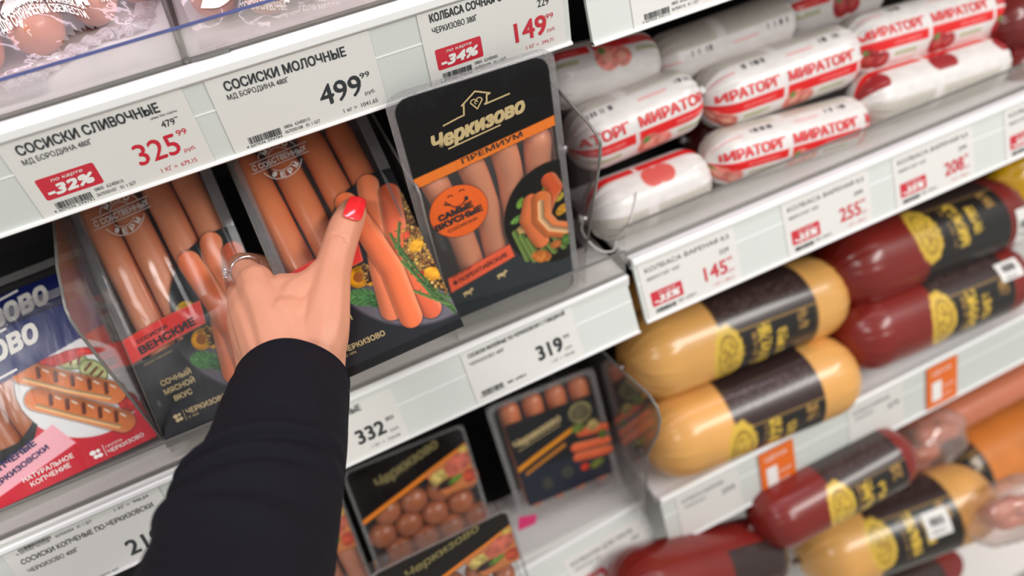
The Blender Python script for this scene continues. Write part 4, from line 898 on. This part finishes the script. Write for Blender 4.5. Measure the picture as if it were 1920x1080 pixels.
for y, x0 in ((86, 90), (70, 80), (57, 80)): a.wurst([(x0, y+2), (x0+34, y-4)], 6, (230, 104, 62), y)
a.blob(88, 95, 8, 6, 0, (120, 140, 60), 5); a.blob(104, 92, 7, 7, 0, (206, 180, 110), 6); a.blob(84, 44, 5, 5, 0, (220, 60, 40), 7); a.blob(98, 42, 9, 5, 10, (120, 130, 50), 8); a.blob(112, 76, 4, 6, 0, (90, 120, 50), 9)
a.put(a.m(a.ell(40, 42, 6, 8))+a.m(a.ell(64, 46, 7, 8)), (66, 66, 60))
r, fn = tray_pack(pose(PS, 1.17), 120, 160, 'small square tray pack of short frankfurters with black label, right of the meatball pack', a, 41)
for i in range(4): sausage('frankfurter', [(24+i*26, 150, -13), (23+i*26, 90, -13), (23+i*26, 10, -13)], 11, m_franks, r)
k = Ink(); k.text('Черкизово', 18, 100, 9, 56, .03, 13, .3); k.line([(20, 96), (70, 108)], 1); k.build('gold_lettering', m_gold, r, .5, fn, cut=20)
PM = [-0.3855, 0.0577, 0.0135, 0.0764, -0.0327, -0.6109]
def ball_art(W=150, H=180):
    a = Art(W, H, 1.1); ins = a.m(a.poly(rounded_rect(3, 3, W-3, H-3, 8))); ln = a.Y-(102+.315*a.X); a.put(ins*a.m(-ln), (20, 18, 18)); a.put(ins*a.m(-(ln-1))*a.m(ln-7), (236, 134, 44))
    a.put(a.m(a.poly([(88, 134), (150, 152), (150, 96), (104, 96)]))*ins, (196, 120, 72)); a.blob(104, 124, 12, 9, 20, (214, 190, 110), 3); a.blob(130, 132, 18, 12, 20, (222, 116, 96), 4); a.blob(112, 112, 14, 6, 5, (60, 46, 50), 5)
    a.blob(122, 113, 10, 4, 15, (110, 150, 60), 6); a.blob(140, 110, 8, 10, 0, (206, 84, 60), 7); a.blob(142, 148, 7, 5, 0, (220, 180, 90), 8); a.A *= ins
    return a
BA = ball_art()
r, fn = tray_pack(pose(PM), 150, 180, 'black pack with orange stripe and round meatballs, beside the sleeve', BA, 43, 30, 'black packs of meatballs with an orange stripe', 4)
R = random.Random(5)
m_ = []
for j in range(4):
    for i in range(4):
        x, y = 20+i*34+(j % 2)*14, 16+j*28
        if x > 138 or y > 100+.3*x: continue
        bm = bmesh.new(); bmesh.ops.create_icosphere(bm, subdivisions=3, radius=.0165)
        for v in bm.verts: v.co = Vector((v.co.x*1.05, v.co.y, v.co.z*.8))+Vector((x/1000, y/1000, -.0145))
        bmobj('meatball', bm, m_meatball, r, True)
k = Ink(); k.text('Черкизово', 34, 143, 13, 84, .035, 15, .3); k.build('gold_lettering', solid('dim_gold_ink', (120, 110, 70), .5, .1, 100), r, .5, fn, cut=20)
PF = scaled_about_cam([-0.1418, 0.001, 0.0008, .0822, -.1455, -.588], 1.02)
r, fn = tray_pack(pose(PF, 1.02), 150, 180, 'front black pack with orange stripe, cut off by the bottom frame edge', BA, 45, 26, 'black packs of meatballs with an orange stripe', 4)
for j in range(4):
    for i in range(5):
        bm = bmesh.new(); bmesh.ops.create_icosphere(bm, subdivisions=3, radius=.013)
        for v in bm.verts: v.co = v.co+Vector((.018+i*.027, .02+j*.024, -.0125))
        bmobj('meatball', bm, m_meatball, r, True)
k = Ink(); k.text('Черкизово', 34, 151, 11, 84, .035, 13, .3); k.build('gold_lettering', MATS['dim_gold_ink'], r, .5, fn, cut=20)
PL = list(PM); PL[3:] = list(np.array(PM[3:])+np.array([-.160, .0, -.012]))
r, fn = tray_pack(pose(PL), 150, 180, 'sausage pack with salad picture mostly hidden behind the sleeve', BA, 47, 30, None, 4)
for i in range(5): sausage('frankfurter', [(16+i*28, 150, -12), (22+i*28, 80, -12), (28+i*28, 12, -12)], 12, m_pinkf, r)
P = onY(988, 988, -.045)
o = mesh('price_sticker', [(-.012, 0, 0), (.012, -.001, .0), (.016, -.0, .016), (-.006, .004, .022), (-.012, 0, 0)][:4]+[(-.012, .0006, 0), (.012, .0006, 0), (.016, .0006, .016), (-.006, .0046, .022)], [(0, 1, 2, 3), (7, 6, 5, 4), (0, 4, 5, 1), (1, 5, 6, 2), (2, 6, 7, 3), (3, 7, 4, 0)], solid('magenta_paper', (226, 52, 120), .5, .04, 60), None, mw=Matrix.Translation(P)); tagobj(o, 'small magenta paper sticker lying under the short frankfurter pack', 'sticker')

# ------------------------------------------------------------------ the shopper's hand
P2R = rod(P2[:3])@B0; P2T = np.array(P2[3:]); P2N = P2R[:, 2]
def H(px, py, h): d = ray(px, py); t = ((P2T-CAM)@P2N+h)/(d@P2N); return CAM+d*t
def rpx(P, px): return px/F_PX*float((np.array(P)-CAM)@CF)     # pixel radius -> metres at that point
hand_bm = bmesh.new()
def cap_chain(pts, rad, sub=5):
    P = catmull([tuple(p)+(r,) for p, r in zip(pts, rad)], sub)
    for q in P:
        bmesh.ops.create_icosphere(hand_bm, subdivisions=2, radius=float(q[3]), matrix=Matrix.Translation(Vector(q[:3])))
def chain(spec, sub=6):        # (px, py, height above the pack, radius in px)
    pts = [H(a, b, c) for a, b, c, r in spec]; cap_chain(pts, [rpx(p, s[3]) for p, s in zip(pts, spec)], sub)
# thumb: wrist side -> tip
chain([(588, 690, .050, 50), (604, 625, .047, 52), (614, 560, .040, 44), (624, 505, .030, 36), (638, 455, .021, 33), (648, 425, .016, 32), (656, 408, .013, 30), (661, 396, .011, 27)], 8)
# web between thumb and index
chain([(560, 560, .036, 46), (590, 530, .034, 32), (604, 512, .031, 28)], 6); chain([(530, 545, .034, 34), (575, 550, .036, 40)], 5)
chain([(462, 566, .020, 34), (458, 606, .012, 32), (466, 646, .010, 30), (480, 690, .030, 36)], 6)
# back of the hand: metacarpals
chain([(480, 530, .030, 36), (500, 580, .040, 44), (525, 650, .050, 54), (545, 730, .058, 62)], 8)
chain([(462, 566, .026, 36), (480, 610, .038, 42), (505, 670, .048, 50), (530, 740, .056, 60)], 8)
chain([(460, 605, .016, 32), (475, 640, .028, 38), (505, 690, .042, 46), (530, 750, .052, 56)], 8)
chain([(540, 600, .043, 52), (560, 660, .048, 60), (565, 740, .055, 68)], 6); chain([(520, 560, .034, 38), (560, 600, .042, 50)], 5); chain([(600, 640, .040, 52), (590, 740, .050, 56)], 5)
# index, middle, ring and little fingers curl round the left edge and behind the pack
chain([(480, 528, .028, 33), (462, 512, .016, 27), (452, 500, .002, 24), (456, 494, -.016, 22), (480, 496, -.034, 21), (520, 505, -.040, 20), (556, 512, -.040, 17)], 6)
chain([(462, 566, .022, 34), (453, 558, .008, 28), (450, 550, -.010, 24), (464, 548, -.032, 22), (500, 556, -.042, 21), (545, 562, -.042, 17)], 6)
chain([(458, 606, .014, 32), (453, 602, .002, 27), (456, 598, -.016, 23), (474, 600, -.034, 21), (506, 606, -.042, 20), (540, 610, -.042, 16)], 6)
chain([(468, 646, .010, 28), (464, 644, -.002, 23), (472, 642, -.020, 20), (492, 646, -.036, 18), (520, 650, -.041, 15)], 6)
chain([(545, 725, .058, 66), (552, 770, .066, 68)], 3)
me = bpy.data.meshes.new('hand_raw'); hand_bm.to_mesh(me); hand_bm.free()
ho = bpy.data.objects.new('hand_raw', me); COL.objects.link(ho)
rm = ho.modifiers.new('r', 'REMESH'); rm.mode = 'VOXEL'; rm.voxel_size = .0011
sm = ho.modifiers.new('s', 'SMOOTH'); sm.factor = .6; sm.iterations = 14
dg = bpy.context.evaluated_depsgraph_get(); hm = bpy.data.meshes.new_from_object(ho.evaluated_get(dg)); bpy.data.objects.remove(ho)
# creases over the thumb joint and faint knuckle relief
V = np.empty(len(hm.vertices)*3); hm.vertices.foreach_get('co', V); V = V.reshape(-1, 3)
Nn = np.empty(len(hm.vertices)*3); hm.vertices.foreach_get('normal', Nn); Nn = Nn.reshape(-1, 3)
def crease(a, b, depth, wd, h):
    A_, B_ = H(*a, h), H(*b, h); d = B_-A_; L2 = d@d; t = np.clip(((V-A_)@d)/L2, 0, 1); q = np.linalg.norm(V-A_-t[:, None]*d, axis=1)
    return -depth*np.exp(-(q/wd)**2)
disp = crease((622, 436), (655, 447), .0012, .0011, .034)+crease((624, 444), (662, 457), .0009, .0010, .034)+crease((628, 430), (650, 436), .0006, .0009, .034)
disp += -crease((470, 545), (474, 548), .0016, .008, .045)-crease((452, 585), (455, 588), .0014, .008, .04)
V = V+Nn*disp[:, None]; hm.vertices.foreach_set('co', V.ravel()); hm.polygons.foreach_set('use_smooth', [True]*len(hm.polygons))
hm.materials.clear(); hm.materials.append(m_skin)
HR = root('person', Matrix.Translation(H(560, 740, .05)), "shopper's left hand in black sleeve with ring and red thumbnail, gripping a frankfurter pack", 'person')
HI = HR.matrix_world.inverted()
o = bpy.data.objects.new('hand', hm); link(o, HR); o.matrix_parent_inverse = HI
# nail: a curved plate that lies on the thumb, squared free edge just past the tip
from mathutils.bvhtree import BVHTree
bv = BVHTree.FromPolygons([tuple(v) for v in V], [tuple(p.vertices) for p in hm.polygons])
def hitp(px, py):
    q, n_, _, _ = bv.ray_cast(Vector(CAM), Vector(ray(px, py)).normalized()); return (np.array(q), np.array(n_)) if q is not None else (None, None)
NC, NN = hitp(661, 402); QT = [(656, 367), (688, 375), (676, 418), (640, 408)]; nu, nv = 20, 20; G = {}
for j in range(nv+1):
    for i in range(nu+1):
        u = i/nu*2-1; v = j/nv*2-1
        su = u*(1-.03*max(0, v)**2-.05*max(0, -v)**3-.12*abs(v)**10); sv = v*(1-(.10 if v > 0 else .16)*abs(u)**3.2)
        a, b = (su+1)/2, (sv+1)/2
        px = (1-b)*((1-a)*QT[3][0]+a*QT[2][0])+b*((1-a)*QT[0][0]+a*QT[1][0]); py = (1-b)*((1-a)*QT[3][1]+a*QT[2][1])+b*((1-a)*QT[0][1]+a*QT[1][1])
        # smooth arched plate through the thumb surface at the nail's middle
        d = ray(px, py); t = ((NC-CAM)@NN)/(d@NN); base = CAM+d*t
        q, n_ = hitp(px, py)
        G[i, j] = base+NN*(.0013+.0010*(1-v*v)*.6-.0014*su*su)
V2 = [G[i, j] for j in range(nv+1) for i in range(nu+1)]; Fc = []
for j in range(nv):
    for i in range(nu): b = j*(nu+1)+i; Fc.append((b, b+1, b+nu+2, b+nu+1))
bm = bmesh.new(); vs = [bm.verts.new(v) for v in V2]
for f in Fc: bm.faces.new([vs[i] for i in f])
bmesh.ops.recalc_face_normals(bm, faces=bm.faces[:])
me = bpy.data.meshes.new('thumbnail'); bm.to_mesh(me); bm.free(); me.polygons.foreach_set('use_smooth', [True]*len(me.polygons)); me.materials.append(m_nail)
o = bpy.data.objects.new('thumbnail', me); link(o, HR); o.matrix_parent_inverse = HI; o['label'] = 'glossy coral red thumbnail'
sm = o.modifiers.new('t', 'SOLIDIFY'); sm.thickness = .0011; sm.offset = 0
# ring on the index finger
rc = (H(468, 512, .018)+H(456, 505, .006))/2; ax = H(452, 500, .002)-H(480, 528, .028); ax /= np.linalg.norm(ax)
e1 = np.cross(ax, CF); e1 /= np.linalg.norm(e1); e2 = np.cross(ax, e1); RR = rpx(rc, 29)
pts = [rc+e1*math.cos(t)*RR+e2*math.sin(t)*RR for t in np.linspace(0, 2*math.pi, 49)]
V, Fc = tube_mesh(pts, [.0010]*49, 8, False); rg = mesh('ring', V, Fc, m_steel, HR, True); rg.matrix_parent_inverse = HI; rg['label'] = 'thin silver ring with a small clear stone'
# stone at the leftmost point of the band as seen
best = min(pts, key=lambda p: float((p-CAM)@CR/((p-CAM)@CF))); out = best-rc; out /= np.linalg.norm(out)
bm = bmesh.new(); bmesh.ops.create_cone(bm, cap_ends=True, segments=8, radius1=.0006, radius2=.0036, depth=.0036); bmesh.ops.create_cone(bm, cap_ends=True, segments=8, radius1=.0036, radius2=.0021, depth=.0012, matrix=Matrix.Translation((0, 0, .0024)))
q = Vector(out).to_track_quat('Z', 'Y').to_matrix().to_4x4()
gs = bmobj('gemstone', bm, solid('clear_gem', (214, 216, 222), .04, .25, 900, metal=.6, coat=1.), rg); gs.matrix_parent_inverse = HI; gs.matrix_world = Matrix.Translation(Vector(best+out*.0030)) @ q
for i in range(4):
    a = math.pi/4+i*math.pi/2; x, y = math.cos(a), math.sin(a)
    pr_ = tube('prong', [(x*.0008, y*.0008, -.002), (x*.0034, y*.0034, .0010), (x*.0032, y*.0032, .0030)], .0005, m_steel, rg, 6); pr_.matrix_world = Matrix.Translation(Vector(best+out*.0030)) @ q
# ------------------------------------------------------------------ sleeve: knit tube with folds, hollow cuff
path = [(549, 722, .545, 104), (542, 752, .530, 110), (532, 790, .512, 118), (518, 850, .492, 130), (500, 915, .470, 143), (478, 985, .448, 156), (458, 1050, .430, 168), (430, 1140, .405, 185), (380, 1290, .365, 215), (300, 1500, .32, 250)]
ctrl = [tuple(atD(a, b, c))+(r/F_PX*c,) for a, b, c, r in path]; P = catmull(ctrl, 12); seg = 96
V = []; Fc = []; upv = None; n = len(P)
for i, q in enumerate(P):
    c = q[:3]; d = P[min(i+1, n-1)][:3]-P[max(i-1, 0)][:3]; d /= np.linalg.norm(d)
    if i == 0: d = d+0
    v = CAM-c; v -= d*v.dot(d); v /= np.linalg.norm(v); s = np.cross(d, v); L = i/(n-1)*10
    for k in range(seg):
        a = 2*math.pi*k/seg; R_ = q[3]
        f = 0
        # diagonal folds where the elbow side bunches up
        for (l0, sl, am, wd) in ((4.25, 1.15, .13, .22), (4.85, .9, .10, .24), (5.5, 1.3, .06, .35), (2.6, -.9, .022, .30), (1.2, .5, .018, .25), (6.6, -.8, .05, .4)):
            f += am*math.exp(-((L-l0-sl*math.sin(a-.4)*.45)/wd)**2)*(.45+.55*math.cos(a-1.0))
        for (l0, sl, am, wd) in ((4.52, 1.15, .11, .12), (5.15, .95, .08, .12)):
            f -= am*math.exp(-((L-l0-sl*math.sin(a-.4)*.45)/wd)**2)*(.45+.55*math.cos(a-1.0))
        f += .012*math.sin(a*5+L*1.3)+.010*(float(noise2(np.array(a*30+100), np.array(L*30+100), 14, 5))-.5)*2
        R_ = R_*(1+f)*(.5*(1+.97) if i == 0 else 1)
        V.append(c+v*math.cos(a)*R_+s*math.sin(a)*R_)
for i in range(n-1):
    for k in range(seg): a, b = i*seg+k, i*seg+(k+1) % seg; Fc.append((a, b, b+seg, a+seg))
sl = mesh('sleeve', V, Fc, m_sleeve, HR, True); sl.matrix_parent_inverse = HI; sl['label'] = 'black knit sleeve'
md = sl.modifiers.new('t', 'SOLIDIFY'); md.thickness = .0028; md.offset = -1
rim = tube('cuff_rim', [V[k] for k in range(seg)]+[V[0]], .0015, m_sleeve, HR, 8, cap=False); rim.matrix_parent_inverse = HI
# forearm inside the sleeve
fa = tube('forearm', [atD(552, 730, .535), atD(520, 860, .50), atD(470, 1020, .45), atD(400, 1230, .382), atD(308, 1485, .325)], [.029, .033, .038, .044, .052], m_skin, HR, 20); fa.matrix_parent_inverse = HI
